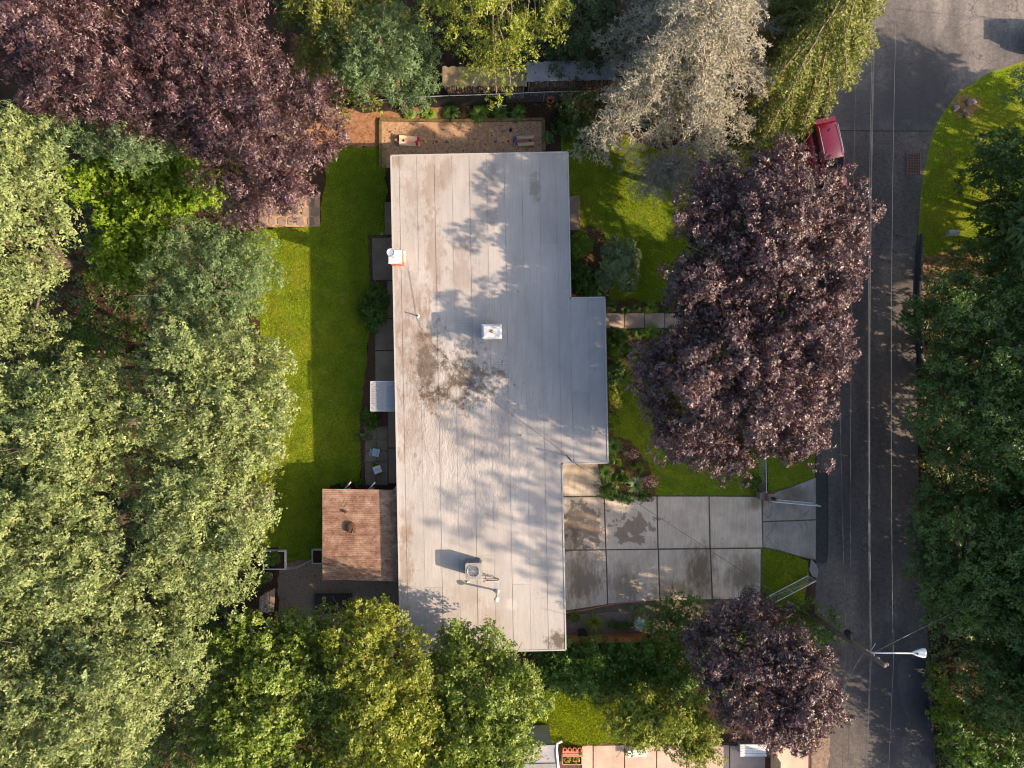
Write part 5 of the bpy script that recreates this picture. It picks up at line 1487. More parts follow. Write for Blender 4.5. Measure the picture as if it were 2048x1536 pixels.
def conifer(name, pts, zref, trunk, zt, zlow, mat, tmat, label, seed, nl=46, sub=.24, tw=.14, needle=(.09, .22), nper=4, droop=.35, rise=.15, sublen=.42, hang=.0, group=None, twl=.30, keep=1.0, twr=.006, wild=.35):
    """trunk, whorled limbs that reach the outline, side branches, twigs with needle tufts"""
    rng = np.random.default_rng(seed)
    pl = np.array(px_poly(pts, zref)); c = np.array(W(trunk[0], trunk[1], zref))[:2]
    t = thing(name, Vector((c[0], c[1], 0)), label, 'tree', group)
    MB().tube([(c[0], c[1], -.05), (c[0], c[1], zt * .5), (c[0], c[1], zt)], [.12 + .02 * zt, .08 + .012 * zt, .03], 9).build('trunk', M_BARK, t, True)
    lb = MB(); NP, NA = [], []; TA, TB = [], []
    def reach(az):
        d = np.array([math.cos(az), math.sin(az)]); best = 30
        for i in range(len(pl)):
            a, b = pl[i], pl[(i + 1) % len(pl)]; e = b - a
            den = d[0] * e[1] - d[1] * e[0]
            if abs(den) < 1e-9: continue
            w = a - c; tt = (w[0] * e[1] - w[1] * e[0]) / den; uu = (w[0] * d[1] - w[1] * d[0]) / den
            if tt > 0 and 0 <= uu <= 1: best = min(best, tt)
        return best
    for i in range(nl):
        f = (i + .5) / nl
        az = i * 2.39996 + rng.normal(0, .12)
        hb = zt * .96 - (zt * .96 - zlow) * f ** .8
        L = reach(az) * (0.30 + .72 * min(1, f * 1.5)) * rng.uniform(.85, 1.03)
        if L < .4: continue
        d = np.array([math.cos(az), math.sin(az), 0]); pr = np.array([-d[1], d[0], 0])
        n = max(5, int(L / .3))
        s = np.linspace(0, 1, n)
        wob = rng.normal(0, .6 * wild, n).cumsum() * .5 + math.copysign(wild, rng.normal()) * s * 1.5
        path = np.array([c[0], c[1], hb]) + d * (s * L)[:, None] + pr * (wob * s * L * .12)[:, None] + np.array([0, 0, 1]) * ((rise * s - droop * s * s) * L)[:, None]
        lb.tube([Vector(p) for p in path], list(.022 + .008 * L - (.018 + .0075 * L) * s), 5)
        k = int(L / sub)
        for j in range(k):
            sj = (j + rng.uniform(.2, .8)) / k
            if sj < .12 or rng.random() > keep: continue
            p0 = np.array([np.interp(sj, s, path[:, m]) for m in range(3)])
            sg = 1 if j % 2 else -1
            bd = d * math.cos(.9) + pr * sg * math.sin(.9) + rng.normal(0, .16 + .3 * wild, 3) * np.array([1, 1, .6]); bd[2] += -.15 - hang * .8
            bd /= np.linalg.norm(bd)
            bl = sublen * L * (.95 - .75 * sj) * rng.uniform(.6, 1.15) * .55 + .28
            m2 = max(3, int(bl / tw))
            ss = (np.arange(m2) + .5) / m2
            pts2 = p0 + bd * (ss * bl)[:, None] + np.array([0, 0, 1]) * (-(.22 + hang) * ss ** 2 * bl)[:, None]
            TA.append(p0[None]); TB.append(pts2[-1][None])
            tws = []
            for sg2 in (1, -1):
                pr2 = np.cross(bd, [0, 0, 1]); pr2 /= np.linalg.norm(pr2) + 1e-9
                td = bd * .65 + pr2 * sg2 * .75 + rng.normal(0, .22 + .35 * wild, (m2, 3)); td[:, 2] -= hang * .5
                td = unit(td); tl = twl * rng.uniform(.5, 1.1, m2) * (1 - .55 * ss)
                TA.append(pts2); TB.append(pts2 + td * tl[:, None])
                for q in range(nper):
                    g = (q + rng.uniform(0, 1, m2)) / nper
                    NP.append(pts2 + td * (tl * g)[:, None]); NA.append(td * .6 + rng.normal(0, .6, (m2, 3)))
    lb.build('limbs', tmat, t, True)
    A, B = np.vstack(TA), np.vstack(TB)
    if twr > 0:
        sd = unit(np.cross(B - A, np.array([0, 0, 1.0]) + rng.normal(0, .2, A.shape))) * twr
        v = np.stack([A - sd, A + sd, B + sd * .5, B - sd * .5], 1).reshape(-1, 3)
        np_mesh('twigs', v, np.arange(len(v)).reshape(-1, 4), tmat, t)
    P, AX = np.vstack(NP), np.vstack(NA)
    ln = needle[0] * rng.uniform(.6, 1.4, len(P))
    v, q = leaves(P, AX, np.array([0, 0, 1.0]) + rng.normal(0, .5, P.shape), ln, ln * needle[1], .05)
    np_mesh('crown', v, q, mat, t)
    return t

# ---------------------------------------------------------------- leaf materials
L_PURP = leaf_mat('purple_maple_leaf', [(0.018, 0.009, 0.011), (0.046, 0.022, 0.024), (0.11, 0.060, 0.058), (0.27, 0.175, 0.160)], .12, .5, .75, (1.6, .5, .45), .25)
L_PURPW = leaf_mat('purple_plum_leaf', [(0.022, 0.010, 0.014), (0.044, 0.018, 0.023), (0.078, 0.036, 0.037), (0.13, 0.072, 0.066)], .14, .5, .7, (1.8, .5, .45), .30)
L_OAK = leaf_mat('grey_green_leaf', [(0.064, 0.100, 0.030), (0.125, 0.165, 0.054), (0.188, 0.228, 0.078), (0.275, 0.295, 0.132)], .22, .5, .35, None, .22)
L_LOC = leaf_mat('blue_green_leaf', [(0.062, 0.110, 0.040), (0.10, 0.155, 0.058), (0.145, 0.195, 0.078)], .22, .5, .35, None, .22)
L_VINE = leaf_mat('bright_vine_leaf', [(0.085, 0.160, 0.010), (0.14, 0.225, 0.014), (0.21, 0.29, 0.026)], .35, .45, .35, None, .25)
L_YELG = leaf_mat('yellow_green_leaf', [(0.080, 0.115, 0.010), (0.135, 0.17, 0.016), (0.20, 0.225, 0.028), (0.26, 0.235, 0.045)], .28, .48, .35, None, .28)
L_MID = leaf_mat('mid_green_leaf', [(0.052, 0.094, 0.010), (0.10, 0.152, 0.016), (0.16, 0.212, 0.030), (0.26, 0.29, 0.075)], .26, .45, .4, None, .25)
L_GREEN = leaf_mat('garden_green_leaf', [(0.040, 0.092, 0.010), (0.070, 0.135, 0.014), (0.11, 0.175, 0.022)], .30, .45, .4, None, .30)
L_LIME = leaf_mat('lime_leaf', [(0.09, 0.17, 0.010), (0.14, 0.22, 0.014), (0.19, 0.25, 0.022)], .32, .45, .35, None, .2)
L_OLIVE = leaf_mat('olive_shrub_leaf', [(0.095, 0.135, 0.050), (0.15, 0.195, 0.075), (0.21, 0.24, 0.10)], .2, .5, .4, None, .25)
L_DARK = leaf_mat('dark_leaf', [(0.034, 0.076, 0.018), (0.058, 0.108, 0.024), (0.090, 0.142, 0.032), (0.135, 0.172, 0.036)], .25, .48, .3, None, .30)
L_CEDAR = leaf_mat('grey_cedar_needle', [(0.15, 0.152, 0.102), (0.23, 0.222, 0.152), (0.32, 0.305, 0.212)], .1, .6, .3, None, .2)
L_HEM = leaf_mat('hemlock_needle', [(0.080, 0.108, 0.014), (0.135, 0.16, 0.022), (0.20, 0.21, 0.036)], .2, .5, .3, None, .3)
L_SPR = leaf_mat('spruce_needle', [(0.024, 0.052, 0.016), (0.042, 0.075, 0.024), (0.065, 0.095, 0.03)], .1, .5, .3, None, .3)
L_FLR = leaf_mat('pink_flower', [(0.30, 0.03, 0.05), (0.45, 0.10, 0.12), (0.55, 0.4, 0.36), (0.6, 0.54, 0.5)], .2, .6, .3, (1, 1, 1), .1)
L_WFL = leaf_mat('pale_flower', [(0.4, 0.34, 0.36), (0.55, 0.5, 0.52)], .2, .6, .3, (1, 1, 1), .1)
L_YFL = leaf_mat('yellow_flower', [(0.40, 0.32, 0.02), (0.5, 0.42, 0.04)], .2, .6, .3, (1, 1, 1), .1)
L_GRASS = leaf_mat('grass_blade', [(0.12, 0.18, 0.005), (0.18, 0.24, 0.007), (0.25, 0.305, 0.010), (0.32, 0.31, 0.018)], .40, .5, .35, (1.4, 1.35, .4), .30, .8)

M_TWIG = plain('silver_twig', [(0.19, 0.155, 0.12), (0.28, 0.235, 0.185), (0.36, 0.315, 0.25)], 4.0, .9)
# ---------------------------------------------------------------- big trees
# purple trees
tree('purple_tree', [(-140, -140), (300, -140), (330, 0), (345, 120), (330, 220), (290, 275), (210, 265), (120, 235), (50, 185), (0, 150), (-140, 160)], 10, 13, 8.5, .95, (.14, .42), 400, L_PURPW,
     'large reddish purple tree filling the top left corner', 1, droop=.35, tuft=10, under=.35, nlimb=16)
tree('purple_tree', [(330, -140), (500, -140), (530, 0), (548, 80), (575, 150), (640, 180), (700, 205), (698, 262), (650, 290), (664, 340), (655, 405), (610, 425), (560, 440), (510, 462), (440, 402), (385, 330), (320, 270), (300, 180), (310, 60)], 8.5, 11.5, 6, .92, (.135, .42), 420, L_PURPW,
     'large dull purple tree overhanging the corner of the back lawn', 2, droop=.35, tuft=10, under=.35, nlimb=16)
tree('purple_maple', [(1410, 310), (1500, 302), (1560, 288), (1635, 300), (1695, 338), (1720, 405), (1735, 480), (1725, 570), (1700, 650), (1705, 720), (1680, 800), (1652, 870), (1648, 910), (1560, 928), (1450, 962), (1405, 970), (1380, 935), (1300, 900), (1288, 830), (1268, 760), (1262, 710), (1320, 690), (1362, 650), (1325, 600), (1320, 540), (1350, 480), (1340, 430), (1380, 380)],
     7, 9.5, 5.2, .90, (.10, .72), 580, L_PURP, 'big round purple maple between the front lawn and the street', 3, droop=.05, tuft=11, under=.95, nlimb=20, space=1.0, rough=.6, trunk=(1500, 640), clump=.37, dense=1.45)
tree('purple_maple', [(1400, 1262), (1440, 1212), (1500, 1196), (1580, 1230), (1640, 1290), (1690, 1370), (1682, 1430), (1620, 1488), (1540, 1500), (1445, 1470), (1420, 1400), (1392, 1340), (1376, 1292)], 5.5, 7.2, 3.8, .72, (.10, .72), 580, L_PURP,
     'smaller purple maple below the driveway by the utility pole', 4, droop=.05, tuft=11, under=.9, nlimb=12, space=1.05, rough=.5, clump=.35, dense=1.45)
# woods on the left
OAKS = [([(-160, 225), (40, 228), (108, 262), (130, 330), (124, 440), (98, 520), (118, 560), (88, 610), (62, 700), (0, 735), (-160, 760)], 13, 8.5, 'tall grey green tree at the left edge below the purple tree'),
        ([(232, 720), (330, 655), (480, 650), (552, 700), (580, 800), (540, 880), (505, 940), (420, 958), (300, 930), (242, 850)], 12, 7, 'grey green tree leaning over the middle of the back lawn'),
        ([(-160, 765), (60, 742), (190, 712), (265, 780), (290, 900), (250, 985), (80, 1000), (-160, 980)], 13.2, 8.5, 'tall grey green tree at the left edge halfway down'),
        ([(235, 930), (350, 900), (490, 940), (512, 1040), (500, 1130), (482, 1180), (440, 1238), (400, 1246), (300, 1180), (245, 1080)], 12, 7, 'grey green tree beside the white raised bed'),
        ([(-160, 965), (100, 955), (255, 960), (290, 1100), (290, 1210), (120, 1258), (-160, 1242)], 13.5, 9, 'tall grey green tree at the left edge beside the raised bed tree'),
        ([(-160, 1225), (120, 1218), (290, 1175), (392, 1225), (390, 1320), (342, 1430), (282, 1468), (232, 1560), (228, 1660), (-160, 1660)], 12.8, 8, 'broad grey green tree in the lower left corner')]
for i, (p, zt, ze, lab) in enumerate(OAKS):
    tree('oak_tree', p, 10.5, zt, ze, 1.0, (.135, .58), 300, L_OAK, lab, 10 + i, group='grey green trees of the western wood', tuft=10, under=.6, nlimb=14, droop=.1, rough=.75)
tree('locust_tree', [(300, 480), (400, 442), (480, 455), (540, 500), (550, 545), (528, 600), (500, 650), (420, 695), (340, 690), (290, 640), (282, 560)], 6.5, 8, 5, .85, (.11, .48), 400, L_LOC, 'blue green feathery tree at the upper lawn edge', 20, droop=.25, tuft=11, under=.4)
tree('locust_tree', [(20, 225), (130, 240), (330, 262), (345, 330), (260, 345), (180, 320), (110, 318), (30, 300)], 9, 9.5, 7.5, .6, (.11, .48), 330, L_LOC, 'blue green sprays below the large purple tree', 21, droop=.3, tuft=11, nlimb=6)
tree('vine_tree', [(130, 345), (260, 290), (350, 300), (425, 335), (430, 400), (352, 440), (305, 540), (250, 600), (205, 590), (165, 520), (195, 440), (135, 390)], 5, 6, 3.4, .75, (.15, .9), 240, L_VINE, 'bright green vine covered tree below the purple tree', 22, droop=.2, under=.4)
tree('understory_tree', [(60, 690), (150, 640), (250, 600), (300, 640), (260, 720), (150, 760), (60, 780)], 4, 4.5, 3, .8, (.18, .6), 120, L_GREEN, 'dark green sapling in the gap of the left wood', 23, group='saplings in the left wood')
tree('understory_tree', [(30, 560), (110, 560), (120, 600), (80, 680), (20, 700)], 4.5, 5, 3, .7, (.2, .5), 55, L_LOC, 'blue green sapling at the rim of the dark gap', 24, group='saplings in the left wood')
tree('understory_tree', [(480, 900), (560, 880), (545, 960), (540, 1060), (520, 1100), (470, 1000)], 1.6, 2.2, 1.0, .5, (.14, .6), 80, L_YELG, 'yellow green undergrowth along the west lawn edge', 25, group='saplings in the left wood')
tree('understory_tree', [(500, 440), (530, 470), (528, 560), (535, 640), (500, 660), (470, 600), (480, 500)], 1.3, 1.8, .7, .45, (.12, .6), 90, L_LIME, 'lime green bushes at the upper west lawn edge', 26, group='saplings in the left wood')
tree('understory_tree', [(300, 1420), (390, 1390), (450, 1420), (440, 1560), (300, 1600), (250, 1540)], 3, 3.2, 2, .7, (.2, .5), 40, L_DARK, 'dark shrub in the gap between lower left trees', 27, group='saplings in the left wood')
tree('understory_tree', [(390, 1260), (470, 1230), (500, 1290), (470, 1345), (400, 1340)], 2.5, 3, 1.6, .6, (.17, .5), 85, L_GREEN, 'dark green shrub behind the orange picket end', 28, group='saplings in the left wood')
# bottom trees
tree('round_leaf_tree', [(388, 1430), (425, 1325), (465, 1250), (500, 1208), (560, 1228), (640, 1212), (680, 1290), (672, 1420), (640, 1560), (600, 1660), (400, 1660), (380, 1530)], 6.5, 8.2, 4.2, .80, (.135, .85), 280, L_MID, 'glossy green tree with round leaves below the gravel yard', 30, under=.35, rough=.6, nlimb=14)
tree('maple_tree', [(645, 1285), (685, 1218), (740, 1194), (792, 1222), (800, 1285), (842, 1268), (858, 1340), (876, 1440), (860, 1660), (640, 1660), (655, 1450)], 7, 9, 4.8, .80, (.125, .75), 340, L_YELG, 'yellow green maple at the south west corner of the house', 31, under=.35, rough=.6, nlimb=14)
tree('maple_tree', [(850, 1290), (885, 1236), (950, 1258), (1030, 1278), (1070, 1322), (1100, 1384), (1070, 1450), (1062, 1540), (1000, 1660), (868, 1660)], 6, 7.4, 4.2, .76, (.125, .75), 340, L_MID, 'green maple overhanging the south edge of the flat roof', 32, under=.35, rough=.55, nlimb=14)
tree('dogwood_tree', [(1195, 1400), (1250, 1385), (1330, 1380), (1400, 1400), (1440, 1450), (1430, 1510), (1380, 1535), (1340, 1495), (1270, 1490), (1225, 1470)], 4.2, 5, 2.8, .6, (.12, .7), 330, L_YELG, 'small yellow green tree beside the lower purple maple', 33, under=.4)
tree('garden_shrub', [(1092, 1290), (1200, 1290), (1300, 1292), (1380, 1300), (1400, 1370), (1300, 1400), (1200, 1395), (1130, 1370), (1060, 1360)], 2.2, 2.8, 1.5, .6, (.12, .7), 330, L_GREEN, 'mixed green thicket south of the picket fence', 34, cat='shrub', under=.4)
tree('garden_shrub', [(1295, 1205), (1340, 1186), (1400, 1196), (1415, 1240), (1380, 1290), (1300, 1285), (1285, 1240)], 2, 2.6, 1.3, .5, (.13, .55), 100, L_GREEN, 'dense green shrub at the south end of the driveway', 35, cat='shrub', under=.4)
tree('garden_shrub', [(1550, 1225), (1610, 1195), (1660, 1225), (1680, 1270), (1640, 1295), (1580, 1275)], 2, 2.8, 1.4, .5, (.13, .55), 90, L_GREEN, 'green shrub at the foot of the utility pole', 36, cat='shrub', under=.4)
# trees at the top
tree('tall_cherry_tree', [(830, -160), (1130, -160), (1140, 20), (1125, 60), (1080, 75), (1065, 95), (1050, 130), (1045, 165), (1012, 140), (1002, 195), (985, 195), (975, 150), (945, 190), (930, 180), (925, 120), (900, 100), (860, 110), (840, 40)], 8, 10.5, 6, .70, (.13, .42), 280, L_YELG, 'loose yellow green tree hanging over the firewood shelter', 40, droop=.5, nlimb=22, bark=M_BARKP, tuft=8, rough=.6, trunk=(985, -70))
tree('locust_tree', [(650, 70), (720, 40), (800, 20), (870, 60), (880, 110), (870, 170), (830, 225), (805, 220), (770, 190), (740, 200), (725, 235), (700, 200), (680, 140)], 6.5, 8, 5, .7, (.10, .48), 430, L_LOC, 'blue green feathery tree over the black tarp', 41, droop=.3, tuft=11, under=.4)
conifer('hemlock_tree', [(510, -160), (760, -160), (800, 0), (770, 60), (735, 110), (700, 180), (655, 190), (620, 165), (600, 130), (570, 90), (530, 60), (505, 20)], 8, (660, -60), 12, 4, L_HEM, M_BARK, 'yellow green weeping hemlock above the large purple tree', 42, nl=80, sub=.13, tw=.11, needle=(.14, .5), nper=5, hang=.5, sublen=.36, droop=.45)
conifer('spruce_tree', [(1000, -200), (1260, -200), (1250, 0), (1235, 90), (1180, 125), (1110, 118), (1040, 110), (1000, 60)], 5, (1140, -40), 9, 2, L_SPR, M_BARK, 'dark green spruce behind the firewood shelter', 43, nl=56, sub=.17, tw=.14, needle=(.17, .5), nper=4, droop=.25, sublen=.5)
conifer('cedar_tree', [(1204, 40), (1215, 0), (1230, -170), (1570, -170), (1592, 60), (1588, 130), (1570, 200), (1545, 232), (1500, 290), (1450, 320), (1390, 330), (1330, 330), (1250, 300), (1204, 262), (1200, 180), (1226, 110)], 7.5, (1395, 40), 12.5, 3.5, L_CEDAR, M_TWIG, 'pale grey blue cedar with bare twiggy sprays at the top', 44, nl=115, sub=.14, tw=.13, needle=(.115, .42), nper=4, droop=.30, sublen=.50, twr=.011, wild=1.0)
conifer('cedar_tree', [(1250, 300), (1340, 290), (1420, 300), (1430, 340), (1390, 385), (1330, 402), (1275, 380), (1245, 340)], 3.4, (1350, 335), 4.6, 2.2, L_CEDAR, M_TWIG, 'small shaded grey cedar at the edge of the front lawn', 45, nl=44, sub=.14, tw=.11, needle=(.09, .3), nper=3, droop=.3, sublen=.6, twr=.008, wild=1.0)
conifer('cypress_tree', [(1540, 150), (1560, 90), (1590, 20), (1590, -170), (1830, -170), (1826, 40), (1790, 112), (1748, 134), (1722, 172), (1690, 222), (1652, 252), (1600, 282), (1560, 310), (1525, 290), (1522, 220)], 7, (1680, -20), 11.5, 2.5, L_HEM, M_BARKP, 'yellow green cypress hanging over the junction', 46, nl=105, sub=.14, tw=.12, needle=(.15, .5), nper=5, hang=.45, sublen=.40, droop=.4)
tree('garden_shrub', [(1130, 190), (1200, 180), (1230, 230), (1220, 290), (1150, 285), (1115, 240)], 1.6, 2.2, 1, .5, (.14, .5), 85, L_DARK, 'dark shrub between the court and the grey cedar', 47, cat='shrub')
# east side of the street
tree('roadside_tree', [(1985, 150), (2080, 120), (2120, 200), (2110, 270), (2040, 265), (1995, 215)], 4, 5, 3, .7, (.16, .45), 150, L_LOC, 'blue green bush at the right edge by the junction', 50, nlimb=3, trunk=(2085, 200), group='trees east of the street')
tree('roadside_tree', [(1945, 300), (2000, 250), (2120, 260), (2140, 500), (1990, 490), (1960, 430), (1945, 370)], 3.5, 4.5, 2.5, .75, (.17, .6), 190, L_DARK, 'dark bushy tree beside the mailbox', 51, group='trees east of the street', under=.3)
tree('roadside_tree', [(1846, 600), (1890, 550), (1980, 545), (2140, 530), (2160, 960), (1960, 960), (1880, 930), (1852, 860), (1858, 720)], 6.5, 8.6, 3.4, .90, (.135, .6), 360, L_DARK, 'broad dark tree across from the purple maple', 52, group='trees east of the street', under=.35, nlimb=16)
tree('roadside_tree', [(1842, 1040), (1870, 985), (1960, 965), (2140, 970), (2160, 1280), (1960, 1270), (1880, 1250), (1840, 1180), (1834, 1100)], 5.5, 7.4, 2.8, .85, (.135, .65), 360, L_DARK, 'broad dark tree across from the driveway', 53, group='trees east of the street', under=.35, nlimb=14)
tree('roadside_tree', [(1930, 1300), (2000, 1270), (2160, 1280), (2160, 1460), (2020, 1470), (1950, 1420)], 3, 4, 2, .75, (.17, .48), 190, L_DARK, 'dark feathery bush near the street lamp', 54, group='trees east of the street', droop=.3)
tree('roadside_tree', [(1890, 1420), (1960, 1440), (2160, 1470), (2160, 1660), (1930, 1660), (1905, 1520)], 2, 2.8, 1.2, .7, (.17, .5), 180, L_GREEN, 'green bush at the lower right corner', 55, group='trees east of the street', droop=.3)
tree('roadside_tree', [(1862, 1345), (1900, 1330), (1912, 1420), (1915, 1490), (1885, 1500), (1868, 1430)], .8, 1.3, .5, .4, (.16, .5), 70, L_LIME, 'lime green weeds lit at the street edge below the lamp', 56, cat='shrub')
# taller trees of the wood further east (they shade the street)
def far_tree(x, y, r, zt, ze, seed, label):
    thin = zt > 18.5     # the very tall ones are loose and let dappled light through
    k = [(1024 + (x + r * math.cos(a) * q) * PXM, 768 - (y + r * math.sin(a) * q) * PXM) for a, q in [(R(i * 30), 1 + .18 * math.sin(i * 2.1 + seed)) for i in range(12)]]
    tree('wood_tree', k, 0.0, zt, ze, 1.15, (.30, .62) if thin else (.42, .62), 17 if thin else 42, L_DARK, label, seed, clump=None, group='tall trees of the eastern wood', under=.0 if thin else .7, nlimb=10, trunk=(1024 + x * PXM, 768 - y * PXM))
for i, (x, y, r, zt, ze, lab) in enumerate(((29.6, 8.0, 4.0, 11.0, 3.2, 'tall roadside tree above the mailbox, its crown out of the frame'), (30.2, 1.2, 4.3, 11.5, 3.2, 'tall roadside tree opposite the middle of the purple maple'), (30.2, -5.6, 4.3, 11.5, 3.2, 'tall roadside tree opposite the lower end of the purple maple'),
                                            (29.8, -12.2, 4.0, 20.5, 8, 'very tall roadside tree opposite the driveway'), (30.2, -16.8, 3.4, 21.0, 7.5, 'very tall roadside tree level with the street lamp'),
                                            (31.0, -11.8, 4.2, 9.5, 2.6, 'round understory tree opposite the driveway'), (31.0, -17.5, 3.2, 8.5, 2.4, 'round understory tree level with the street lamp'),
                                            (37.5, 4.0, 4.2, 14.0, 7, 'tall tree of the second row beyond the mailbox'), (37.0, -3.5, 4.2, 15.0, 7, 'tall tree of the second row beyond the purple maple'), (37.0, -10.5, 4.4, 16.0, 8, 'tall tree of the second row beyond the driveway'), (37.5, -17.5, 4.0, 16.0, 8, 'tall tree of the second row beyond the street lamp'),
                                            (35.0, 8.6, 4.2, 10.5, 2.6, 'roadside tree beyond the verge, lower'), (36.0, 13.6, 3.4, 9.5, 2.5, 'roadside tree beyond the verge, upper'))):
    far_tree(x, y, r, zt, ze, 70 + i, lab)

for i, (x, y, r, h, lab) in enumerate(((27.6, 6.8, 2.6, 4.6, 'tall dark thicket under the roadside trees by the mailbox'), (27.4, 1.6, 3.0, 4.8, 'tall dark thicket across from the middle of the purple maple'), (27.6, -3.8, 3.0, 4.8, 'tall dark thicket across from the lower end of the purple maple'),
                                       (27.6, -9.4, 3.0, 4.6, 'tall dark thicket across from the driveway'), (27.8, -15.0, 3.0, 4.4, 'tall dark thicket near the street lamp'), (28.5, -19.0, 2.0, 3.4, 'dark thicket below the street lamp at the right edge'))):
    k = [(1024 + (x + .75 * r * math.cos(R(a * 30))) * PXM, 768 - (y + r * 1.05 * math.sin(R(a * 30))) * PXM) for a in range(12)]
    tree('thicket_shrub', k, 0.0, h, 1.3, .8, (.22, .6), 40, L_DARK, lab, 90 + i, cat='shrub', group='thickets under the eastern trees', under=.9, nlimb=8, clump=None, trunk=(1024 + x * PXM, 768 - y * PXM), base_r=.07)

# ---------------------------------------------------------------- shrubs and garden plants
def shrub(name, px, py, rx, ry, h, leaf, dens, mat, label, seed, cat='shrub', group=None, lr=None, flat=.8, droop=.1, base=0.0, stems=True):
    rng = np.random.default_rng(seed)
    b0 = W(px, py, h * .6); b0 = Vector((b0.x, b0.y, base))
    t = thing(name, b0, label, cat, group)
    lr = lr or min(rx, ry) * .42
    n = max(4, int(rx * ry / (lr * lr) * 2.2))
    a = rng.uniform(0, 6.283, n); q = np.sqrt(rng.random(n))
    C = np.column_stack([b0.x + (rx - lr * .8) * q * np.cos(a), b0.y + (ry - lr * .8) * q * np.sin(a), base + np.maximum(h - lr * flat - (h * .55) * q ** 2 + rng.normal(0, .06, n), lr * .3)])
    v, f = foliage(C, lr, leaf, dens * 5.0, rng, flat, 8, droop, -.3, .55, .04)
    np_mesh('foliage', v, f, mat, t)
    if stems:
        mb = MB()
        for i in range(min(n, 7)): mb.tube([b0, Vector(C[i])], [.018, .006], 5)
        mb.build('stems', M_BARK, t)
    return t
def blades(name, px, py, r, h, n, mat, label, seed, wd=.035, cat='plant', group=None, arch=.5, base=0.0, flowers=None):
    """rosette of long arching leaves, each of four segments"""
    rng = np.random.default_rng(seed)
    b0 = W(px, py, h * .4); b0 = Vector((b0.x, b0.y, base))
    t = thing(name, b0, label, cat, group)
    a = rng.uniform(0, 6.283, n); L = r * rng.uniform(.6, 1.12, n); hh = h * rng.uniform(.6, 1.1, n)
    s = np.array([0, .35, .7, 1.0]); w = np.array([.6, 1.0, .75, .05])
    d = np.column_stack([np.cos(a), np.sin(a)]); p = np.column_stack([-d[:, 1], d[:, 0]])
    V = np.zeros((n, 8, 3))
    for k in range(4):
        x = L[:, None] * s[k] * d + np.array([b0.x, b0.y]) + rng.normal(0, .02, (n, 2))
        z = base + hh * (2.2 * s[k] - (1.2 + arch) * s[k] ** 2)
        for m, sg in enumerate((-1, 1)):
            V[:, k * 2 + m, :2] = x + p * sg * wd * w[k] * .5; V[:, k * 2 + m, 2] = np.maximum(z, base + .02)
    q = np.concatenate([np.arange(n)[:, None] * 8 + np.array([[k * 2, k * 2 + 1, k * 2 + 3, k * 2 + 2]]) for k in range(3)])
    np_mesh('leaf_rosette', V.reshape(-1, 3), q, mat, t)
    if flowers:
        m_, nf, sz = flowers
        P = np.column_stack([b0.x + rng.normal(0, r * .4, nf), b0.y + rng.normal(0, r * .4, nf), base + h * rng.uniform(.8, 1.15, nf)])
        P = np.repeat(P, 5, 0); v, f = leaves(P, rng.normal(0, 1, P.shape) + np.array([0, 0, .3]), np.array([0, 0, 1.]) + rng.normal(0, .4, P.shape), np.full(len(P), sz), np.full(len(P), sz * .6))
        np_mesh('blossom', v, f, m_, t)
    return t
# hostas along the tarp
for k, (x, y, r_, m_, lab) in enumerate(((818, 228, .40, L_LIME, 'small yellow green hosta at the west end of the row'), (857, 226, .52, L_LIME, 'yellow green hosta second in the row'), (901, 223, .62, L_GREEN, 'green hosta third in the row below the tarp'),
                                         (958, 226, .72, L_GREEN, 'largest dark green hosta in the middle of the row'), (1000, 223, .62, L_GREEN, 'green hosta fifth in the row near the white board'), (1036, 225, .60, L_GREEN, 'last green hosta at the east end of the row'))):
    blades('hosta_plant', x, y, r_, .42, 80, m_, lab, 100 + k, .12, 'hosta', 'hostas below the tarp', .9)
blades('hosta_plant', 1097, 276, .45, .4, 55, L_GREEN, 'green plant with small white flowers at the east end of the court', 107, .10, 'plant', None, .8, 0, (L_WFL, 8, .06))
shrub('garden_shrub', 748, 615, 1.0, 1.6, 1.5, (.13, .5), 120, L_GREEN, 'green shrub against the west wall below the chimney', 110)
shrub('garden_shrub', 742, 838, .55, .62, .9, (.20, .35), 90, L_GREEN, 'dark leafy plant below the clear canopy', 111, 'plant')
shrub('garden_shrub', 728, 873, .5, .22, .4, (.09, .7), 130, L_OLIVE, 'small pale green plant above the paver patio', 112, 'plant')
shrub('garden_shrub', 718, 966, .35, .28, .4, (.12, .5), 110, L_GREEN, 'small green plant beside the patio cover corner', 113, 'plant')
shrub('garden_shrub', 690, 968, .3, .2, .3, (.10, .5), 100, L_GREEN, 'low green plant at the foot of the white posts', 114, 'plant')
blades('potted_plant', 750, 929, .22, .3, 14, L_LIME, 'yellow green leafy plant by the small white table', 115, .09, 'plant', None, .6, .05)
shrub('garden_shrub', 1164, 492, .72, 1.0, 1.2, (.13, .6), 150, L_LIME, 'lime green shrub at the east wall below the steps', 120)
shrub('garden_shrub', 1175, 560, .95, 1.0, .9, (.14, .55), 110, L_GREEN, 'dark green shrub in the corner of the east wing', 121)
shrub('garden_shrub', 1240, 528, 1.55, 1.75, 2.5, (.12, .5), 170, L_OLIVE, 'round olive green bush on the front lawn', 122, lr=.45)
shrub('garden_shrub', 1233, 708, .62, 1.75, .9, (.14, .5), 110, L_GREEN, 'dark green shrub row along the wing wall', 123, lr=.4)
shrub('garden_shrub', 1232, 790, .5, .95, .6, (.12, .5), 100, L_YELG, 'sunlit yellow green plants along the wing wall', 124, lr=.3)
shrub('garden_shrub', 1310, 240, 1.0, .9, 1.0, (.14, .5), 80, L_DARK, 'dark plants under the grey cedar', 125)
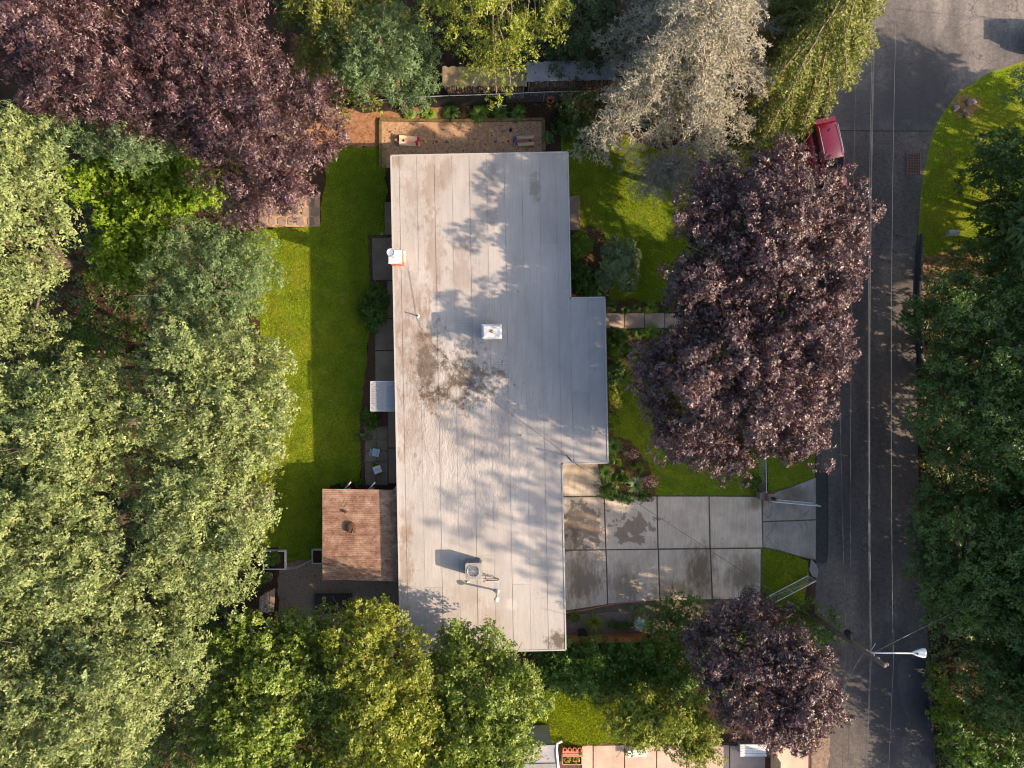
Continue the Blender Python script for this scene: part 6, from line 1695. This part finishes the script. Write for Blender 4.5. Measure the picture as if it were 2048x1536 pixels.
for k, (x, y, r_, lab) in enumerate(((1222, 612, .4, 'daylily clump nearest the wing on the upper side of the walk'), (1249, 620, .36, 'small daylily clump second from the wing on the upper side'), (1272, 615, .36, 'small daylily clump third from the wing on the upper side'), (1301, 614, .56, 'largest daylily clump on the upper side of the walk'), (1334, 618, .34, 'small daylily clump nearest the maple on the upper side'),
                                     (1245, 672, .55, 'daylily clump nearest the wing on the lower side of the walk'), (1277, 667, .44, 'daylily clump in the middle of the lower side'), (1303, 663, .60, 'largest daylily clump on the lower side of the walk'), (1347, 662, .50, 'daylily clump nearest the maple on the lower side'))):
    blades('daylily_plant', x, y, r_, .45, 110, L_LIME if k in (3, 7) else L_GREEN, lab, 130 + k, .035, 'daylily', 'daylilies along the front walk')
# fuller planting along the wing and in the corner bed
shrub('garden_shrub', 1155, 545, .62, .75, .8, (.14, .5), 110, L_GREEN, 'green shrub hugging the east wall below the lime one', 180)
shrub('garden_shrub', 1195, 585, .8, .35, .5, (.12, .5), 110, L_GREEN, 'low green plants along the north side of the wing', 181, 'plant', lr=.25)
shrub('garden_shrub', 1226, 672, .5, .5, .8, (.13, .5), 110, L_GREEN, 'rounded green shrub at the wing just below the walk', 182)
shrub('garden_shrub', 1228, 745, .55, .9, .8, (.13, .5), 110, L_DARK, 'dark green shrub halfway along the wing wall', 183, lr=.35)
shrub('garden_shrub', 1258, 700, .5, .5, .45, (.11, .5), 100, L_LIME, 'light green plants at the lawn side of the wing bed', 184, 'plant', lr=.25)
shrub('garden_shrub', 1228, 845, .4, .6, .4, (.10, .5), 110, L_LIME, 'light green edging plants near the wing corner', 185, 'plant', lr=.22)
shrub('garden_shrub', 1245, 955, .55, .5, .35, (.10, .5), 120, L_GREEN, 'low green plants in the middle of the flower bed', 186, 'plant', lr=.2)
shrub('garden_shrub', 1225, 920, .4, .4, .45, (.12, .5), 110, L_GREEN, 'green clump near the driveway corner of the bed', 187, 'plant', lr=.2)
shrub('garden_shrub', 1290, 985, .5, .3, .25, (.08, .5), 140, L_GREEN, 'green groundcover under the red and white mound', 188, 'plant', lr=.18)
shrub('garden_shrub', 1150, 250, 1.3, 1.0, .9, (.16, .45), 70, L_GREEN, 'green shrubs right of the court', 189, lr=.4)
# corner flower bed
blades('daylily_plant', 1226, 892, .62, .5, 190, L_GREEN, 'big grassy clump at the wing corner in the flower bed', 140, .035, 'plant')
blades('daylily_plant', 1210, 945, .55, .4, 150, L_GREEN, 'grassy clump along the driveway edge of the flower bed', 141, .03, 'plant')
shrub('groundcover_plant', 1212, 975, .75, .8, .3, (.07, .5), 170, L_GREEN, 'low green groundcover spilling toward the driveway', 142, 'plant', lr=.22)
shrub('groundcover_plant', 1262, 996, 1.4, .42, .28, (.07, .5), 170, L_GREEN, 'low green groundcover along the bottom of the flower bed', 143, 'plant', lr=.2)
shrub('garden_shrub', 1275, 935, .45, .42, .5, (.09, .55), 130, L_LIME, 'lime green mound in the flower bed', 144, 'plant')
shrub('garden_shrub', 1238, 925, .25, .22, .4, (.09, .55), 120, L_LIME, 'tiny lime green plant in the flower bed mulch', 145, 'plant')
blades('yucca_plant', 1270, 970, .62, .5, 70, L_LOC, 'spiky blue green yucca in the flower bed', 146, .05, 'yucca', None, .1)
def flower_mound(px, py, r, h, label, seed, mat=None, leafm=L_GREEN, base=0.0):
    rng = np.random.default_rng(seed); b0 = W(px, py, h * .6); b0 = Vector((b0.x, b0.y, base))
    t = thing('flower_plant', b0, label, 'flowers', None)
    C = np.array([[b0.x, b0.y, base + h * .45]])
    v, f = foliage(C, r, (.08, .5), 220, rng, .7, 8, .1, -.3, .55, .03); np_mesh('foliage', v, f, leafm, t)
    n = int(r * r * 700); a = rng.uniform(0, 6.283, n); z = rng.uniform(.1, 1, n); s = np.sqrt(1 - z * z)
    P = np.column_stack([b0.x + r * s * np.cos(a), b0.y + r * s * np.sin(a), base + h * .5 + r * .72 * z])
    P = np.repeat(P, 4, 0); v, f = leaves(P, rng.normal(0, 1, P.shape), np.array([0, 0, 1.]) + rng.normal(0, .4, P.shape), np.full(len(P), .055), np.full(len(P), .045))
    np_mesh('blossom', v, f, mat or L_FLR, t)
flower_mound(1267, 908, .32, .45, 'pink flowering plant by the lawn side of the flower bed', 150)
flower_mound(1304, 962, .40, .5, 'red and white flowering mound at the bed end', 151)
flower_mound(533, 1213, .36, .75, 'pale pink flowers beside the wooden bench', 152, L_WFL, L_DARK)
for k, (x, y, s_, lab) in enumerate(((1250, 906, .20, 'grey stone beside the pink flowering plant'), (1287, 958, .22, 'rounded pale stone beside the red and white mound'))):
    tag(MB().blob(W(x, y, .08), (s_, s_ * .9, .17), random.Random(60 + k), .12, 10, 7, .3).build('garden_stone', M_STONE), lab, 'stone')
# beds and pots
shrub('vegetable_plant', 551, 1118, .62, .5, .55, (.12, .6), 260, L_GREEN, 'leafy green vegetables in the white raised bed', 160, 'plant', base=.2)
shrub('potted_plant', 540, 1149, .24, .24, .3, (.10, .5), 130, L_YELG, 'yellow green plant in the round pale pot', 161, 'plant', base=.33)
shrub('garden_shrub', 520, 1160, .5, .6, .6, (.12, .5), 90, L_GREEN, 'small green plants between the raised bed and the bench', 162, 'plant')
flower_mound(1134, 1514, .20, .25, 'yellow flowers at the west end of the wooden box', 163, L_YFL, L_GREEN, .28)
flower_mound(1152, 1514, .20, .25, 'yellow flowers at the east end of the wooden box', 164, L_YFL, L_GREEN, .28)
shrub('potted_plant', 1158.5, 1495, .10, .10, .2, (.06, .6), 160, L_LIME, 'green plant in the eastern terracotta pot', 165, 'plant', base=.66, stems=False)
blades('daylily_plant', 1188, 1246, .75, .55, 130, L_YELG, 'sunlit daylily clump in the south bed', 170, .035, 'daylily')
shrub('garden_shrub', 1150, 1234, .5, .35, .3, (.08, .6), 110, L_LIME, 'low bright groundcover at the house corner of the south bed', 171, 'plant')
blades('daylily_plant', 1270, 1218, .45, .4, 70, L_OLIVE, 'grassy clump above the bird bath', 172, .03, 'plant')
blades('yucca_plant', 1440, 1206, .5, .45, 60, L_LOC, 'spiky grey green clump at the driveway end by the purple maple', 173, .04, 'yucca', None, .2)
shrub('garden_shrub', 1240, 1250, .9, .3, .7, (.12, .5), 80, L_GREEN, 'green plants in front of the picket fence', 174, 'plant')
shrub('garden_shrub', 1512, 965, .5, .5, .7, (.11, .5), 90, L_GREEN, 'small green plant beside the brick gate pier', 175, 'plant')
shrub('garden_shrub', 1600, 905, .9, .6, .7, (.16, .4), 60, L_DARK, 'dark plants at the verge under the maple', 176, 'plant')

# ---------------------------------------------------------------- grass blades on the lawns
def grass(polys, n, seed, label, h=.07):
    rng = np.random.default_rng(seed); V = []; 
    for pts, share in polys:
        pl = np.array([(p.x, p.y) for p in poly(pts)]); lo, hi = pl.min(0), pl.max(0)
        P = rng.uniform(lo, hi, (int(n * share), 2)); P = P[in_poly(P, pl)]
        V.append(P)
    P = np.vstack(V); k = len(P)
    a = rng.uniform(0, 6.283, k); le = rng.normal(0, .035, (k, 2)); hh = h * rng.uniform(.5, 1.3, k); w = rng.uniform(.014, .030, k)
    p0 = np.column_stack([P[:, 0] - w * np.cos(a), P[:, 1] - w * np.sin(a), np.full(k, .004)])
    p1 = np.column_stack([P[:, 0] + w * np.cos(a), P[:, 1] + w * np.sin(a), np.full(k, .004)])
    p2 = np.column_stack([P[:, 0] + le[:, 0], P[:, 1] + le[:, 1], hh])
    v = np.stack([p0, p1, p2], 1).reshape(-1, 3)
    o = np_mesh('grass', v, np.arange(len(v)).reshape(-1, 3), L_GRASS); tag(o, label, None, None, 'stuff')
grass([(LAWN_BACK, 1.0)], 100000, 200, 'short green grass of the back lawn')
grass([(LAWN_FRONT, 1.0)], 85000, 201, 'short green grass of the front lawn')
grass([(VERGE, .3), (DLAWN, .12), (NLAWN, .5)], 55000, 202, 'short green grass of the strips and neighbouring lawn', .08)
grass([([(2180, 105), (2048, 128), (1975, 152), (1925, 187), (1893, 226), (1872, 265), (1856, 330), (1846, 400), (1842, 520), (1900, 560), (2180, 560)], 1.0)], 32000, 203, 'short green grass of the shaded verge', .08)
# undergrowth and fallen leaves of the woodland floor
def undergrowth(polys, n, seed, mat, label, zmax=.9, sz=.20, tuft=12):
    rng = np.random.default_rng(seed); V = []
    for pts in polys:
        pl = np.array([(p.x, p.y) for p in poly(pts)]); lo, hi = pl.min(0), pl.max(0)
        P = rng.uniform(lo, hi, (n, 2)); V.append(P[in_poly(P, pl)])
    P = np.vstack(V); T = len(P)
    hh = zmax * rng.random(T) ** 1.6
    ti = np.repeat(np.arange(T), tuft); L = len(ti)
    a = rng.uniform(0, 6.283, L)
    ax = np.column_stack([np.cos(a), np.sin(a), rng.normal(.1, .35, L)])
    pos = np.column_stack([P[ti], np.maximum(hh[ti] * rng.uniform(.2, 1, L), .03)]) + ax * .04 + rng.normal(0, .06, (L, 3)) * np.array([1, 1, .2])
    v, f = leaves(pos, ax, np.array([0, 0, 1.]) + rng.normal(0, .35, (L, 3)), sz * rng.uniform(.5, 1.2, L), sz * .5 * np.ones(L))
    o = np_mesh('undergrowth', v, f, mat); tag(o, label, None, None, 'stuff')
undergrowth([[(-60, 180), (505, 330), (515, 640), (525, 1090), (500, 1240), (450, 1600), (-60, 1600)]], 3800, 220, L_DARK, 'dark green undergrowth on the floor of the left wood')
undergrowth([[(1845, 520), (2120, 480), (2120, 1600), (1878, 1600), (1862, 1400), (1848, 1200), (1838, 1000)]], 2600, 221, L_DARK, 'dark green undergrowth along the street under the eastern trees', .7)
undergrowth([[(500, -60), (1230, -60), (1230, 110), (880, 120), (880, 180), (700, 190)], [(1060, 1290), (1420, 1290), (1420, 1400), (1100, 1385)], [(480, 1260), (1050, 1310), (1050, 1560), (480, 1560)], [(1400, 1250), (1620, 1260), (1610, 1400), (1440, 1400)]], 800, 222, L_GREEN, 'green undergrowth behind the court and below the house', .6)
def litter(polys, n, seed, mat, label, z=.05, sz=.10):
    rng = np.random.default_rng(seed); V = []
    for pts in polys:
        pl = np.array([(p.x, p.y) for p in poly(pts)]); lo, hi = pl.min(0), pl.max(0)
        P = rng.uniform(lo, hi, (n, 2)); V.append(P[in_poly(P, pl)])
    P = np.vstack(V); P = np.column_stack([P, rng.uniform(.01, z, len(P))])
    v, f = leaves(P, rng.normal(0, 1, P.shape) * np.array([1, 1, .35]), np.array([0, 0, 1.]) + rng.normal(0, .3, P.shape), sz * rng.uniform(.5, 1.3, len(P)), sz * .6 * np.ones(len(P)))
    o = np_mesh('leaf_litter', v, f, mat); tag(o, label, None, None, 'stuff')
L_LIT = leaf_mat('dead_leaf', [(0.05, 0.028, 0.016), (0.12, 0.065, 0.035), (0.20, 0.115, 0.06)], .05, .8, .2, (1, .8, .6), .3)
litter([[(0, 330), (480, 330), (480, 760), (0, 760)], [(230, 1250), (480, 1250), (480, 1536), (230, 1536)]], 5000, 210, L_LIT, 'dead brown leaves on the woodland floor', .08)
litter([[(500, 1000), (530, 980), (526, 1100), (505, 1110)], [(655, 216), (760, 214), (1110, 190), (1110, 243), (760, 246), (758, 293), (655, 300)], [(530, 1150), (600, 1230), (470, 1290)], [(1840, 520), (2048, 500), (2048, 600), (1850, 600)]], 1500, 211, L_LIT, 'dead leaves round the court and lawn edges', .05, .08)
litter([LAWN_FRONT], 500, 213, L_LIT, 'fallen leaves scattered on the front lawn', .09, .07)
litter([LAWN_BACK], 260, 214, L_LIT, 'fallen leaves scattered on the back lawn', .09, .06)
litter([STREET], 900, 212, L_LIT, 'scattered fallen leaves on the street', .03, .07)

rl = np.random.default_rng(230)   # dry leaves and grit blown onto the roof
P = np.column_stack([rl.uniform(.3, 9.0, 420), rl.uniform(.3, 27.5, 420)])
P[:140, 0] = rl.uniform(.1, .7, 140)
P3 = np.array([HU(a, b_, 3.03) for a, b_ in P]) + np.column_stack([np.zeros((420, 2)), rl.uniform(0, .02, 420)])
v, f = leaves(P3, rl.normal(0, 1, P3.shape) * np.array([1, 1, .2]), np.array([0, 0, 1.]) + rl.normal(0, .2, P3.shape), rl.uniform(.02, .06, 420), rl.uniform(.015, .035, 420))
o = np_mesh('leaf_litter', v, f, L_LIT); tag(o, 'tiny dead leaves scattered over the flat roof', None, None, 'stuff')
